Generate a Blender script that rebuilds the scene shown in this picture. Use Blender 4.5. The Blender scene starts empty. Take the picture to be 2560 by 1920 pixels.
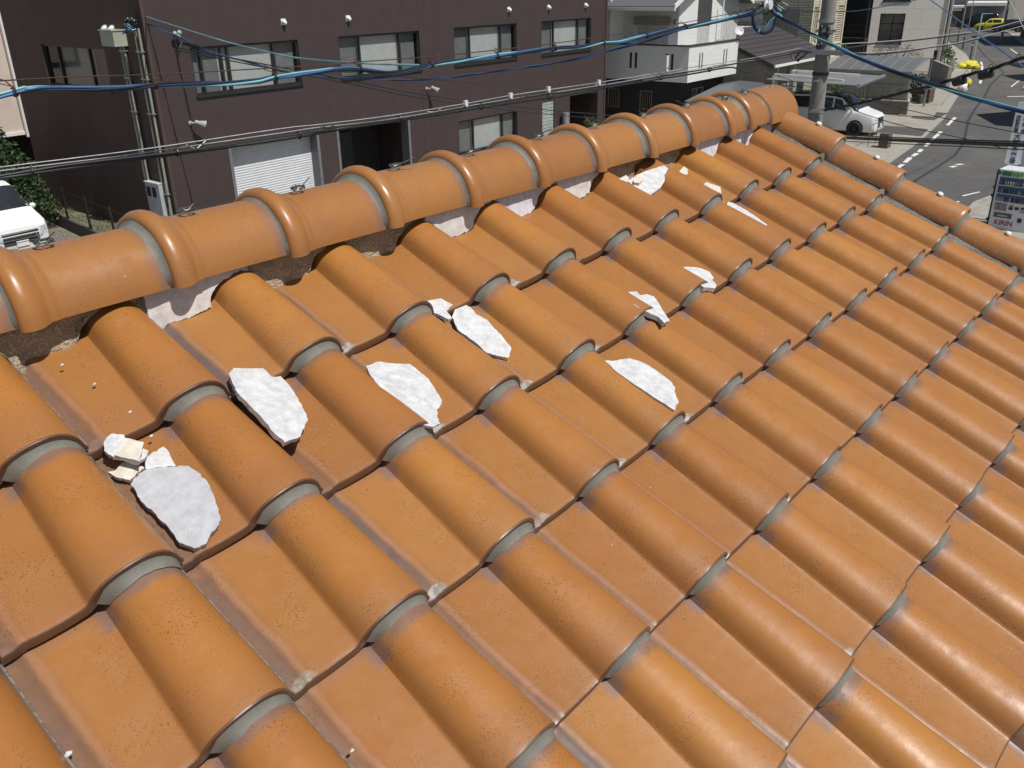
import bpy, bmesh, math, random
from mathutils import Vector, Matrix, noise
R = random.Random(7)
C = bpy.context.scene.collection
sc = bpy.context.scene
rad = math.radians

# ------------------------------------------------------------------ camera, sky, sun, exposure
CAM = Vector((-0.386213, -1.384552, 7.0)); FOC = 2199.96
RW = Matrix(((0.648378, -0.761156, -0.015745), (-0.326825, -0.259602, -0.908731), (0.687598, 0.594347, -0.417085)))
cam = bpy.data.cameras.new('camera'); camo = bpy.data.objects.new('camera', cam); C.objects.link(camo)
m = Matrix.Identity(4)
for i in range(3):
    m[i][0] = RW[0][i]; m[i][1] = -RW[1][i]; m[i][2] = -RW[2][i]; m[i][3] = CAM[i]
camo.matrix_world = m
cam.sensor_fit = 'HORIZONTAL'; cam.sensor_width = 36; cam.lens = 36 * FOC / 2560
cam.clip_start = 0.05; cam.clip_end = 1500
sc.camera = camo
SUN_AZ, SUN_EL = rad(269), rad(59)
w = bpy.data.worlds.new('World'); sc.world = w; w.use_nodes = True
nt = w.node_tree; bg = nt.nodes['Background']
sky = nt.nodes.new('ShaderNodeTexSky'); sky.sky_type = 'NISHITA'; sky.sun_disc = False
sky.sun_elevation = SUN_EL; sky.sun_rotation = rad(90) - SUN_AZ
nt.links.new(sky.outputs[0], bg.inputs[0]); bg.inputs[1].default_value = 0.066
sd = Vector((math.cos(SUN_EL) * math.cos(SUN_AZ), math.cos(SUN_EL) * math.sin(SUN_AZ), math.sin(SUN_EL)))
sun = bpy.data.lights.new('sun', 'SUN'); sun.energy = 4.5; sun.angle = rad(0.53); sun.color = (1, .97, .92)
suno = bpy.data.objects.new('sun', sun); C.objects.link(suno); suno.rotation_euler = sd.to_track_quat('Z', 'Y').to_euler()
suno.location = (0, -20, 40)
sc.view_settings.view_transform = 'Standard'; sc.view_settings.look = 'None'
sc.view_settings.exposure = 0.0; sc.view_settings.gamma = 1.0
sc.cycles.max_bounces = 6; sc.cycles.transparent_max_bounces = 12

# ------------------------------------------------------------------ where a point of the photograph lies in the place
def ray(x, y): return RW.transposed() @ Vector(((x - 1280) / FOC, (y - 960) / FOC, 1))
def onz(x, y, z=0.0):
    d = ray(x, y); return CAM + d * ((z - CAM.z) / d.z)
def onpl(x, y, p0, n):
    d = ray(x, y); return CAM + d * ((p0 - CAM).dot(n) / d.dot(n))
def atd(x, y, dist):
    d = ray(x, y); return CAM + d * (dist / math.hypot(d.x, d.y))

# ------------------------------------------------------------------ object helpers
class MB:
    def __init__(s): s.v = []; s.f = []; s.uv = None
    def add(s, vs, fs):
        o = len(s.v); s.v += [Vector(p) for p in vs]; s.f += [tuple(i + o for i in f) for f in fs]; return s
    def box(s, x0, x1, y0, y1, z0, z1):
        return s.add([(x0,y0,z0),(x1,y0,z0),(x1,y1,z0),(x0,y1,z0),(x0,y0,z1),(x1,y0,z1),(x1,y1,z1),(x0,y1,z1)],
                     [(0,3,2,1),(4,5,6,7),(0,1,5,4),(1,2,6,5),(2,3,7,6),(3,0,4,7)])
    def bar(s, a, b, wd, ht=None):
        a = Vector(a); b = Vector(b); ht = ht or wd; d = (b - a).normalized()
        up = Vector((0,0,1)) if abs(d.z) < .95 else Vector((0,1,0))
        x = d.cross(up).normalized() * wd / 2; y = x.cross(d).normalized() * ht / 2
        vs = [p + i * x + j * y for p in (a, b) for i, j in ((-1,-1),(1,-1),(1,1),(-1,1))]
        return s.add(vs, [(0,1,2,3),(7,6,5,4),(0,4,5,1),(1,5,6,2),(2,6,7,3),(3,7,4,0)])
    def poly(s, pts): return s.add(pts, [tuple(range(len(pts)))])
    def ext(s, pts, vec):
        n = len(pts); vec = Vector(vec); a = [Vector(p) for p in pts]
        return s.add(a + [p + vec for p in a], [tuple(range(n))[::-1], tuple(range(n, 2*n))] + [(i, (i+1) % n, (i+1) % n + n, i + n) for i in range(n)])
    def tube(s, pts, r, n=6, cap=True):
        pts = [Vector(p) for p in pts]; k = len(pts); o = len(s.v); up = Vector((0,0,1)); rs = r if isinstance(r, (list, tuple)) else [r] * k
        for i, p in enumerate(pts):
            d = (pts[min(i+1, k-1)] - pts[max(i-1, 0)])
            d = d.normalized() if d.length > 1e-9 else Vector((1,0,0))
            x = d.cross(up)
            if x.length < .05: x = d.cross(Vector((0,1,0)))
            x.normalize(); y = x.cross(d)
            for j in range(n):
                a = 2 * math.pi * j / n; s.v.append(p + (x * math.cos(a) + y * math.sin(a)) * rs[i])
        for i in range(k - 1):
            for j in range(n): s.f.append((o+i*n+j, o+i*n+(j+1) % n, o+(i+1)*n+(j+1) % n, o+(i+1)*n+j))
        if cap: s.f.append(tuple(o + j for j in range(n))[::-1]); s.f.append(tuple(o + (k-1)*n + j for j in range(n)))
        return s
    def lathe(s, prof, c, axis='z', n=16, a0=0, a1=2*math.pi, ph=0):
        full = abs(a1 - a0 - 2*math.pi) < 1e-6; m_ = n if full else n + 1; o = len(s.v); c = Vector(c)
        for r, h in prof:
            for j in range(m_):
                a = a0 + (a1 - a0) * j / n + ph; x, y = r * math.cos(a), r * math.sin(a)
                s.v.append(c + Vector({'z': (x, y, h), 'x': (h, x, y), 'y': (x, h, y)}[axis]))
        for i in range(len(prof) - 1):
            for j in range(n):
                k = (j + 1) % m_ if full else j + 1
                s.f.append((o+i*m_+j, o+i*m_+k, o+(i+1)*m_+k, o+(i+1)*m_+j))
        return s
    def grid(s, fn, nu, nv):
        o = len(s.v)
        for i in range(nu + 1):
            for j in range(nv + 1): s.v.append(Vector(fn(i / nu, j / nv)))
        for i in range(nu):
            for j in range(nv):
                a = o + i*(nv+1) + j; s.f.append((a, a + nv + 1, a + nv + 2, a + 1))
        return s
    def ball(s, c, r, nu=10, nv=6, sq=(1,1,1), jit=0):
        c = Vector(c)
        def fn(u, v):
            a, b = 2*math.pi*u, math.pi*v; p = Vector((math.sin(b)*math.cos(a), math.sin(b)*math.sin(a), math.cos(b)))
            k = 1 + jit * noise.noise(p * 2.3 + c * 7)
            return c + Vector((p.x*sq[0], p.y*sq[1], p.z*sq[2])) * r * k
        return s.grid(fn, nu, nv)
    def mesh(s, name, mt, off=(0,0,0), smooth=False, uv=None):
        me = bpy.data.meshes.new(name); off = Vector(off)
        me.from_pydata([v - off for v in s.v], [], s.f); me.update()
        if uv:
            l = me.uv_layers.new(name='uv')
            for lp in me.loops: l.data[lp.index].uv = uv[lp.vertex_index]
        if smooth:
            bm = bmesh.new(); bm.from_mesh(me); bmesh.ops.remove_doubles(bm, verts=bm.verts, dist=1e-6)
            bmesh.ops.recalc_face_normals(bm, faces=bm.faces)
            for f in bm.faces: f.smooth = True
            for e in bm.edges:
                if len(e.link_faces) == 2 and e.calc_face_angle(0) > rad(smooth if smooth is not True else 38): e.smooth = False
            bm.to_mesh(me); bm.free()
        if mt: me.materials.append(mt)
        return me
    def build(s, name, mt, parent=None, off=(0,0,0), smooth=False, kind=None, uv=None):
        o = bpy.data.objects.new(name, s.mesh(name, mt, off, smooth, uv)); C.objects.link(o)
        if parent: o.parent = parent
        if kind: o['kind'] = kind
        return o
def tag(o, label, cat, group=None):
    o['label'] = label; o['category'] = cat; o['kind'] = 'thing'
    if group: o['group'] = group
    return o
def thing(name, label, cat, loc=(0,0,0), group=None, rz=0.0):
    o = bpy.data.objects.new(name, None); C.objects.link(o); o.empty_display_size = .2
    o.location = loc; o.rotation_euler = (0, 0, rz)
    return tag(o, label, cat, group)
def inst(src, name, parent=None, loc=None, rot=None):
    o = bpy.data.objects.new(name, src); C.objects.link(o)
    if parent: o.parent = parent
    if loc is not None: o.location = loc
    if rot is not None: o.rotation_euler = rot
    return o

# ------------------------------------------------------------------ materials
def newmat(name):
    mt = bpy.data.materials.new(name); mt.use_nodes = True; return mt, mt.node_tree, mt.node_tree.nodes['Principled BSDF']
def N(t, kind, **kw):
    n = t.nodes.new('ShaderNode' + kind)
    for k, v in kw.items(): setattr(n, k, v)
    return n
def ramp(t, src, a, b, c1=(0,0,0,1), c2=(1,1,1,1)):
    n = N(t, 'ValToRGB'); e = n.color_ramp.elements; e[0].position = a; e[1].position = b; e[0].color = c1; e[1].color = c2
    t.links.new(src, n.inputs[0]); return n.outputs[0]
def maprange(t, src, a, b, c=0.0, d=1.0, smooth=True):
    n = N(t, 'MapRange'); n.interpolation_type = 'SMOOTHSTEP' if smooth else 'LINEAR'
    t.links.new(src, n.inputs[0])
    for i, v in zip((1, 2, 3, 4), (a, b, c, d)): n.inputs[i].default_value = v
    return n.outputs[0]
def math_(t, op, a, b=None, clamp=False):
    n = N(t, 'Math', operation=op); n.use_clamp = clamp
    for i, v in enumerate((a, b)):
        if v is None: continue
        if isinstance(v, (int, float)): n.inputs[i].default_value = v
        else: t.links.new(v, n.inputs[i])
    return n.outputs[0]
def mixc(t, fac, a, b, mode='MIX'):
    n = N(t, 'Mix', data_type='RGBA', blend_type=mode)
    for i, v in ((0, fac), (6, a), (7, b)):
        if isinstance(v, (int, float)): n.inputs[i].default_value = v
        elif isinstance(v, (tuple, list)): n.inputs[i].default_value = (*v[:3], 1)
        else: t.links.new(v, n.inputs[i])
    return n.outputs[2]
def noise_(t, co, scale, detail=4, rough=.55):
    n = N(t, 'TexNoise'); n.inputs['Scale'].default_value = scale; n.inputs['Detail'].default_value = detail; n.inputs['Roughness'].default_value = rough
    if co is not None: t.links.new(co, n.inputs['Vector'])
    return n.outputs[0]
def bump_(t, b, h, strength=.3, dist=.01):
    n = N(t, 'Bump'); n.inputs['Strength'].default_value = strength; n.inputs['Distance'].default_value = dist
    t.links.new(h, n.inputs['Height']); t.links.new(n.outputs[0], b.inputs['Normal']); return n
_m = {}
def mat(name, c1, c2=None, rough=.6, scale=6, lo=.35, hi=.65, metal=0, bump=0, bscale=60, bdist=.01, c3=None, scale3=1.2, lo3=.55, hi3=.75, spec=None, stretch=None):
    """plain surface: base colour c1 broken up by c2 (fine noise) and c3 (large stains)"""
    if name in _m: return _m[name]
    mt, t, b = newmat(name); _m[name] = mt
    tc = N(t, 'TexCoord'); co = tc.outputs['Object']
    if stretch:
        mp = N(t, 'Mapping'); mp.inputs['Scale'].default_value = stretch; t.links.new(co, mp.inputs[0]); co = mp.outputs[0]
    c2 = c2 or tuple(x * .82 for x in c1)
    col = ramp(t, noise_(t, co, scale), lo, hi, (*c1, 1), (*c2, 1))
    if c3: col = mixc(t, maprange(t, noise_(t, co, scale3, 5, .6), lo3, hi3), col, c3)
    t.links.new(col, b.inputs['Base Color'])
    b.inputs['Roughness'].default_value = rough; b.inputs['Metallic'].default_value = metal
    if spec is not None: b.inputs['Specular IOR Level'].default_value = spec
    if bump: bump_(t, b, noise_(t, co, bscale, 5), bump, bdist)
    return mt
def glass(name, tint=(.95,.97,.97), through=.88):
    if name in _m: return _m[name]
    mt, t, b = newmat(name); _m[name] = mt
    t.nodes.remove(b); out = t.nodes['Material Output']
    tr = N(t, 'BsdfTransparent'); tr.inputs[0].default_value = (*[c * through for c in tint], 1)
    gl = N(t, 'BsdfGlossy'); gl.inputs['Roughness'].default_value = .03; gl.inputs[0].default_value = (.9,.9,.9,1)
    fr = N(t, 'Fresnel'); ge = N(t, 'NewGeometry'); t.links.new(maprange(t, ge.outputs['Backfacing'], 0, 1, 1.5, 1 / 1.5, False), fr.inputs[0])
    mx = N(t, 'MixShader'); t.links.new(fr.outputs[0], mx.inputs[0]); t.links.new(tr.outputs[0], mx.inputs[1]); t.links.new(gl.outputs[0], mx.inputs[2])
    t.links.new(mx.outputs[0], out.inputs[0]); return mt

ORANGE = (.395, .149, .018); PANC = (.345, .138, .025); PURP = (.16, .115, .115); CEM = (.20, .195, .165)
def tile_material(name, mode):
    mt, t, b = newmat(name)
    tc = N(t, 'TexCoord'); ob = tc.outputs['Object']
    oi = N(t, 'ObjectInfo'); rnd = oi.outputs['Random']
    off = N(t, 'VectorMath', operation='MULTIPLY_ADD'); t.links.new(rnd, off.inputs[0]); off.inputs[1].default_value = (37, 91, 53); t.links.new(ob, off.inputs[2]); co = off.outputs[0]
    uvn = N(t, 'UVMap'); uvn.uv_map = 'uv'; sx = N(t, 'SeparateXYZ'); t.links.new(uvn.outputs[0], sx.inputs[0]); u, v = sx.outputs[0], sx.outputs[1]
    nb = noise_(t, co, 9, 5, .6); nf = noise_(t, co, 60, 4, .65)
    un = math_(t, 'ADD', u, math_(t, 'MULTIPLY', math_(t, 'SUBTRACT', nb, .5), .10))
    vn = math_(t, 'ADD', v, math_(t, 'MULTIPLY', math_(t, 'SUBTRACT', noise_(t, co, 22, 4, .6), .5), .10))
    if mode == 'tile':
        isb = math_(t, 'MULTIPLY', maprange(t, un, -.08, .06), maprange(t, un, .5, .42))
        col = mixc(t, isb, PANC, ORANGE)
        col = mixc(t, math_(t, 'MULTIPLY', maprange(t, vn, .35, .0), .55), col, (.315, .130, .040))
        col = mixc(t, math_(t, 'MULTIPLY', maprange(t, nb, .42, .7), .5), col, (.345, .132, .030))
        # violet-grey flashing of the glaze beside the mortar above, and in the water channel
        fb = math_(t, 'MAXIMUM', math_(t, 'MULTIPLY', maprange(t, vn, .865, .945), maprange(t, un, -.07, .05)), math_(t, 'MULTIPLY', maprange(t, vn, .83, .90), math_(t, 'MULTIPLY', maprange(t, un, -.15, -.09), maprange(t, un, -.01, -.07))))
        fp = math_(t, 'MULTIPLY', maprange(t, vn, .93, .99), .35)
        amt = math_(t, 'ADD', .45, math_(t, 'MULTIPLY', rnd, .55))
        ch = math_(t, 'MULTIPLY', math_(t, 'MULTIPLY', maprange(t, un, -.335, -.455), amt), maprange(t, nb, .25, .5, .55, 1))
        edge = math_(t, 'MULTIPLY', maprange(t, un, .43, .475), .7)
        col = mixc(t, math_(t, 'MULTIPLY', math_(t, 'MAXIMUM', fb, fp), .68), col, PURP)
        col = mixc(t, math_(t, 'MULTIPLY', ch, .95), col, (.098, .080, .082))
        col = mixc(t, edge, col, (.17, .14, .118)); col = mixc(t, maprange(t, u, .471, .476), col, mixc(t, maprange(t, nf, .42, .58), (.20, .18, .155), (.36, .34, .30)))
        # pink rib along the channel
        rib = math_(t, 'MULTIPLY', maprange(t, un, -.43, -.405), maprange(t, un, -.365, -.395))
        col = mixc(t, math_(t, 'MULTIPLY', rib, .4), col, (.43, .185, .075))
        # worn, lime-stained spot at the low corner of the pan
        du = math_(t, 'MULTIPLY', math_(t, 'ADD', un, .43), 1 / .085); dv = math_(t, 'MULTIPLY', math_(t, 'SUBTRACT', vn, .015), 1 / .05)
        dd = math_(t, 'ADD', math_(t, 'MULTIPLY', du, du), math_(t, 'MULTIPLY', dv, dv))
        sp = math_(t, 'MULTIPLY', maprange(t, dd, 1.2, .5), maprange(t, rnd, .3, .5))
        col = mixc(t, sp, col, mixc(t, maprange(t, nf, .4, .6), (.24, .21, .17), (.42, .39, .34)))
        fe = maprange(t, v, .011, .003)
        col = mixc(t, math_(t, 'MULTIPLY', fe, .88), col, (.105, .048, .025))  # front edge darkened: burnt glaze, plus shade painted into the colour
    elif mode == 'ridge':
        col = mixc(t, maprange(t, nb, .38, .66), (.362, .144, .027), (.345, .141, .036))
        col = mixc(t, math_(t, 'MULTIPLY', maprange(t, vn, .80, .90), .75), col, (.20, .125, .105))
        col = mixc(t, math_(t, 'MULTIPLY', maprange(t, noise_(t, co, 3.2, 3), .5, .72), .45), col, (.355, .152, .062))
    else:
        col = mixc(t, maprange(t, nb, .38, .66), (.39, .158, .036), (.38, .162, .050))
        col = mixc(t, math_(t, 'MULTIPLY', maprange(t, vn, .88, .97), .8), col, (.19, .125, .11))
        low = math_(t, 'MULTIPLY', maprange(t, un, -.215, -.24), maprange(t, nf, .48, .62))
        col = mixc(t, math_(t, 'MULTIPLY', low, .5), col, (.36, .27, .22))
    # dark pin specks of lichen and soot, a few pale ones
    sc_ = N(t, 'Mapping'); sc_.inputs['Scale'].default_value = (1, .45, 1); t.links.new(co, sc_.inputs[0])
    spk = maprange(t, noise_(t, sc_.outputs[0], 520, 2, .5), .575, .66)
    dens = maprange(t, noise_(t, co, 14, 3), .40, .66)
    col = mixc(t, math_(t, 'MULTIPLY', math_(t, 'MULTIPLY', spk, dens), .75), col, (.115, .055, .018))
    vo = N(t, 'TexVoronoi'); vo.inputs['Scale'].default_value = 26; t.links.new(co, vo.inputs['Vector'])
    wh = math_(t, 'MULTIPLY', maprange(t, vo.outputs['Distance'], .045, .03), maprange(t, nb, .55, .60))
    col = mixc(t, math_(t, 'MULTIPLY', wh, .7), col, (.62, .55, .46))
    hs = N(t, 'HueSaturation'); hs.inputs['Saturation'].default_value = .955; t.links.new(col, hs.inputs['Color'])
    t.links.new(maprange(t, rnd, 0, 1, .87, 1.02, False), hs.inputs['Value']); t.links.new(maprange(t, rnd, 0, 1, .498, .5035, False), hs.inputs['Hue'])
    t.links.new(hs.outputs[0], b.inputs['Base Color'])
    t.links.new(maprange(t, noise_(t, co, 28, 5, .6), .3, .7, .25 if mode == 'ridge' else .33, .42 if mode == 'ridge' else .54), b.inputs['Roughness'])
    b.inputs['Specular IOR Level'].default_value = .5
    hgt = math_(t, 'ADD', math_(t, 'MULTIPLY', noise_(t, co, 13, 3), 1.0), math_(t, 'MULTIPLY', noise_(t, co, 190, 3, .6), .10))
    bump_(t, b, hgt, .22, .006)
    return mt
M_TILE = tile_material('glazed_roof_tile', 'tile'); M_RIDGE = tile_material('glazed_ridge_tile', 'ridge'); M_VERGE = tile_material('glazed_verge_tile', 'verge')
M_MORT = mat('grey_mortar', (.185,.18,.152), (.145,.141,.119), .62, 30, bump=.25, bscale=220, bdist=.002, c3=(.235,.23,.20), scale3=8)
M_BED = mat('bedding_mortar', (.44,.33,.22), (.70,.58,.42), .95, 200, .50, .66, bump=1, bscale=200, bdist=.012, c3=(.30,.22,.15), scale3=9)
M_TAN = mat('sandy_mortar', (.42,.34,.22), (.22,.16,.095), .95, 150, .42, .60, bump=1, bscale=160, bdist=.01)
def plaster_material(name, c1, c2, streak=False, crack=True):
    mt, t, b = newmat(name); oi = N(t, 'ObjectInfo'); tc = N(t, 'TexCoord'); va = N(t, 'VectorMath', operation='MULTIPLY_ADD'); t.links.new(oi.outputs['Random'], va.inputs[0]); va.inputs[1].default_value = (13, 29, 7); t.links.new(tc.outputs['Object'], va.inputs[2]); co = va.outputs[0]
    col = ramp(t, noise_(t, co, 48, 7, .7), .38, .62, (*c1, 1), (*c2, 1))
    if streak:
        mp = N(t, 'Mapping'); mp.inputs['Scale'].default_value = (60, 60, 5); t.links.new(co, mp.inputs[0])
        col = mixc(t, math_(t, 'MULTIPLY', maprange(t, noise_(t, mp.outputs[0], 1, 4), .45, .75), .55), col, (.33, .30, .33))
    if crack:
        vo = N(t, 'TexVoronoi', feature='DISTANCE_TO_EDGE'); vo.inputs['Scale'].default_value = 8
        wv = N(t, 'VectorMath', operation='ADD'); t.links.new(co, wv.inputs[0])
        nz = N(t, 'TexNoise'); nz.inputs['Scale'].default_value = 40; t.links.new(co, nz.inputs[0])
        ws = N(t, 'VectorMath', operation='SCALE'); ws.inputs[3].default_value = .022; t.links.new(nz.outputs[1], ws.inputs[0]); t.links.new(ws.outputs[0], wv.inputs[1])
        t.links.new(wv.outputs[0], vo.inputs['Vector'])
        cr = math_(t, 'MULTIPLY', maprange(t, vo.outputs['Distance'], .012, .004), maprange(t, noise_(t, co, 9, 2), .52, .60))
        col = mixc(t, math_(t, 'MULTIPLY', cr, .40), col, (.33,.32,.32))
    t.links.new(col, b.inputs['Base Color']); b.inputs['Roughness'].default_value = .85
    bump_(t, b, noise_(t, co, 160, 6, .7), .35, .0016); return mt
M_PLAS = plaster_material('white_lime_plaster', (.64,.635,.63), (.47,.47,.475))
M_PLASG = plaster_material('grey_lime_plaster', (.47,.47,.485), (.38,.38,.395))
M_PLASW = plaster_material('ridge_plaster', (.66,.62,.59), (.50,.465,.45), False, False)
M_PLASS = plaster_material('streaked_ridge_plaster', (.66,.64,.66), (.52,.50,.53), True, False)
M_CREAM = plaster_material('cream_plaster_back', (.66,.61,.52), (.50,.455,.38), False, False)

# ------------------------------------------------------------------ the tiled roof
A = .27; BA = 1.03284; L = A * BA; SL = rad(23.23136); Z0 = 6.2883
DN = Vector((0, -math.cos(SL), -math.sin(SL))); NR = Vector((0, -math.sin(SL), math.cos(SL)))
def roof(u, v, wv=0.0): return Vector((0, 0, Z0)) + Vector((u * A, 0, 0)) + DN * (v * L) + NR * (wv * A)
PROF = [(-.58,.03),(-.55,.02),(-.51,.018),(-.46,.022),(-.43,.036),(-.405,.052),(-.38,.050),(-.34,.047),(-.28,.05),(-.21,.057),(-.15,.066),(-.105,.075),(-.085,.081),(-.074,.087),
        (-.066,.106),(-.052,.140),(-.034,.171),(-.008,.200),(.03,.226),(.07,.246),(.11,.260),(.16,.272),(.21,.279),(.26,.279),(.31,.267),(.36,.241),(.40,.206),(.43,.167),(.450,.130),(.462,.104),(.469,.088),(.479,.080),(.487,.070),(.488,.050)]
LIFT = .090
def prof(u):
    u = ((u + .523) % 1.0) - .523
    for (a, b), (c, d) in zip(PROF, PROF[1:]):
        if a <= u <= c: return b + (d - b) * (u - a) / (c - a)
    return .03
def taper(u, y):   # the barrel narrows on its left side towards the head of the tile
    if u < -.08: k = max(0, (u + .40) / .32)
    else: k = max(0, min(1, (.27 - u) / .33))
    return .09 * y * k
def tile_mesh(seed):
    rr = random.Random(seed); mb = MB(); uv = []
    n = len(PROF); nrm = []
    for i in range(n):
        a, b = PROF[max(i-1, 0)], PROF[min(i+1, n-1)]; dx, dy = b[0]-a[0], b[1]-a[1]; l = math.hypot(dx, dy); nrm.append((-dy/l, dx/l))
    ys = [-.000, .012, .04, .15, .3, .5, .7, .85, 1.0, 1.16]
    def T_(u): return .078 if u < -.09 else (.028 if u > .0 else .078 + (.028 - .078) * (u + .09) / .09)
    rows = []
    def addrow(y, t, rnd_):
        row = []
        for i, (u, p) in enumerate(PROF):
            tt = t * T_(u) / .082; uu, ww = u - nrm[i][0]*tt, p - nrm[i][1]*tt
            wob = .004 * noise.noise(Vector((u*3, y*3, seed*5.1)))
            row.append(len(mb.v)); mb.v.append(Vector(((uu + taper(u, y))*A, y*L, (ww + wob - LIFT*y)*A))); uv.append((u, y))
        rows.append(row)
    addrow(1.16, .082, 0); addrow(.004, .082, 0); addrow(-.006, .075, 0); addrow(-.006, .012, 0)
    for y in ys: addrow(y, 0 if y > .001 else .003, 0)
    for r0, r1 in zip(rows, rows[1:]):
        for i in range(n - 1): mb.f.append((r0[i], r0[i+1], r1[i+1], r1[i]))
    top = rows[4:]
    # right-hand edge lip
    for k in range(len(top) - 1):
        pass
    e0 = rows[1][-1]; e1 = rows[0][-1]
    edge = [r[-1] for r in rows[3:]]
    mb.f.append(tuple([e0] + edge[1:] + [e1]))
    e = [r[0] for r in rows[3:]]; mb.f.append(tuple([rows[0][0]] + e[::-1][:-1] + [rows[1][0]]))
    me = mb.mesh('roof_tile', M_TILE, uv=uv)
    bm = bmesh.new(); bm.from_mesh(me); bmesh.ops.recalc_face_normals(bm, faces=bm.faces)
    for f in bm.faces: f.smooth = True
    for ed in bm.edges:
        if len(ed.link_faces) == 2 and ed.calc_face_angle(0) > rad(40): ed.smooth = False
    bm.to_mesh(me); bm.free(); return me
def mortar_mesh(seed):
    mb = MB(); n = 26
    us = [-.052 + (.466 + .052) * i / n for i in range(n + 1)]
    cols = []
    for i, u in enumerate(us):
        e = min(i, n - i) / 3.0; e = min(1, .72 + .28 * e)
        wt = prof(u) - (.030 if u > .02 else .030 + (.02 - u) * .35); wb = prof(u) - LIFT + .002
        nz = noise.noise(Vector((u * 9, seed * 3.7, 0))); nz2 = noise.noise(Vector((u * 26, seed * 1.7, 4)))
        lean = taper(u, .96)
        c = []
        for k in range(7):
            f = k / 6
            y = .004 - (.056 + .007 * nz + .005 * nz2) * e * (f ** 1.15)
            sag = -.018 * math.sin(math.pi * f)
            c.append((u + lean * f, y, wt + (wb - wt) * f + sag * .4 - LIFT * 0))
        cols.append([(c_[0]*A, c_[1]*L, c_[2]*A) for c_ in c] + [(c[-1][0]*A, .03*L, (c[-1][2]-.03)*A)])
    o = len(mb.v)
    for c in cols: mb.v += [Vector(p) for p in c]
    k = len(cols[0])
    for i in range(n):
        for j in range(k - 1): mb.f.append((o+i*k+j, o+(i+1)*k+j, o+(i+1)*k+j+1, o+i*k+j+1))
    for c in (0, n): mb.f.append(tuple(o + c*k + j for j in range(k)))
    return mb.mesh('mortar_fillet', M_MORT, smooth=50)
house = thing('tiled_roof', 'orange glazed tile roof in the foreground with capped ridge and loosening white plaster', 'roof', (0, 0, Z0))
HO = Vector((0, 0, Z0))
TM = [tile_mesh(i) for i in range(4)]
TM0 = []
for me_ in TM:   # the top course was not fired against a neighbour: no flashing at its head
    c_ = me_.copy(); TM0.append(c_)
    for d_ in c_.uv_layers[0].data: d_.uv = (d_.uv[0], d_.uv[1] * .72 if d_.uv[1] > .05 else d_.uv[1])
MM = [mortar_mesh(i) for i in range(5)]
def inframe(p, mgn=60):
    d = RW @ (p - CAM)
    if d.z <= .05: return False
    x, y = 1280 + FOC * d.x / d.z, 960 + FOC * d.y / d.z
    return -mgn < x < 2560 + mgn and -mgn < y < 1920 + mgn
extra = MB(); euv = []
NTILE = 0
for j in range(0, 12):
    for i in range(-4, 12):
        pts = [roof(i + a, j + b, .12) for a in (-.45, -.2, .1, .3, .45) for b in (0, -.3, -.6, -.9)]
        vis = any(inframe(p, 10) for p in pts)
        loc = roof(i, j) - HO + Vector((R.uniform(-.0018, .0018), 0, 0)) + DN * R.uniform(-.003, .003) + NR * R.uniform(-.001, .0015)
        rot = (SL + R.uniform(-.004, .004), R.uniform(-.006, .006), R.uniform(-.005, .005))
        if vis:
            NTILE += 1
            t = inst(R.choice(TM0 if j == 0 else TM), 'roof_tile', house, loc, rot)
            inst(R.choice(MM), 'mortar_fillet', t)
        else:
            from mathutils import Euler
            mtx = Euler(rot).to_matrix(); me = TM[0]; o = len(extra.v)
            extra.v += [mtx @ v.co + loc for v in me.vertices]; extra.f += [tuple(q + o for q in p.vertices) for p in me.polygons]
            vu = {}
            for lp in me.loops: vu[lp.vertex_index] = tuple(me.uv_layers[0].data[lp.index].uv)
            euv += [vu[q] for q in range(len(me.vertices))]
            me = MM[0]; o = len(extra.v)
            extra.v += [mtx @ v.co + loc for v in me.vertices]; extra.f += [tuple(q + o for q in p.vertices) for p in me.polygons]
            euv += [(-.2, .5)] * len(me.vertices)
print('tiles as parts', NTILE)
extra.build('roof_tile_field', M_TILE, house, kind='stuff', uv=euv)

# ridge: half-round caps with a bead and a mortar ring, wired down
RY, RZ, RR = .32, 6.46, .105
JX = [-.13, .165, .46, .74, 1.03, 1.32, 1.61, 1.90, 2.195, 2.47, 2.745, 2.91, 3.105, 3.33]
BEAD = [(.1045,-.020),(.117,-.0215),(.125,-.017),(.1300,-.006),(.1300,.005),(.1270,.014),(.1215,.0225),(.1150,.0305),(.1105,.036),(.1088,.040),(.1082,.051),(.1058,.0535),(.105,.06)]
def ridge_part(x0, x1, k, end=False):
    mb = MB(); ln = x1 - x0; n = 30
    if end: pr = [(.108,-.020),(.119,-.021),(.1205,-.012),(.1195,.03),(.1205,.10),(.1225,ln-.012),(.1215,ln-.002),(.117,ln),(.104,ln-.002),(.102,ln-.03),(.101,.0)]
    else: pr = [(.091,-.015)] + BEAD + [(.1045,.12),(.1048,ln-.03),(.1045,ln+.02),(.091,ln+.018)]
    mb.lathe(pr, (x0, RY, RZ), 'x', n, -.03, math.pi + .03, 0)
    # thickness along the long lower edges
    m_ = n + 1; np_ = len(pr)
    if end: pass
    uv = []
    for (r, h) in pr:
        for j in range(m_): uv.append((j / n, min(1, max(0, h / ln)) if not end else .3))
    o = mb.build('ridge_tile', M_RIDGE, house, HO, uv=None)
    me = o.data; l = me.uv_layers.new(name='uv')
    for lp in me.loops: l.data[lp.index].uv = uv[lp.vertex_index]
    for p in me.polygons: p.use_smooth = True
    return o
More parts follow.
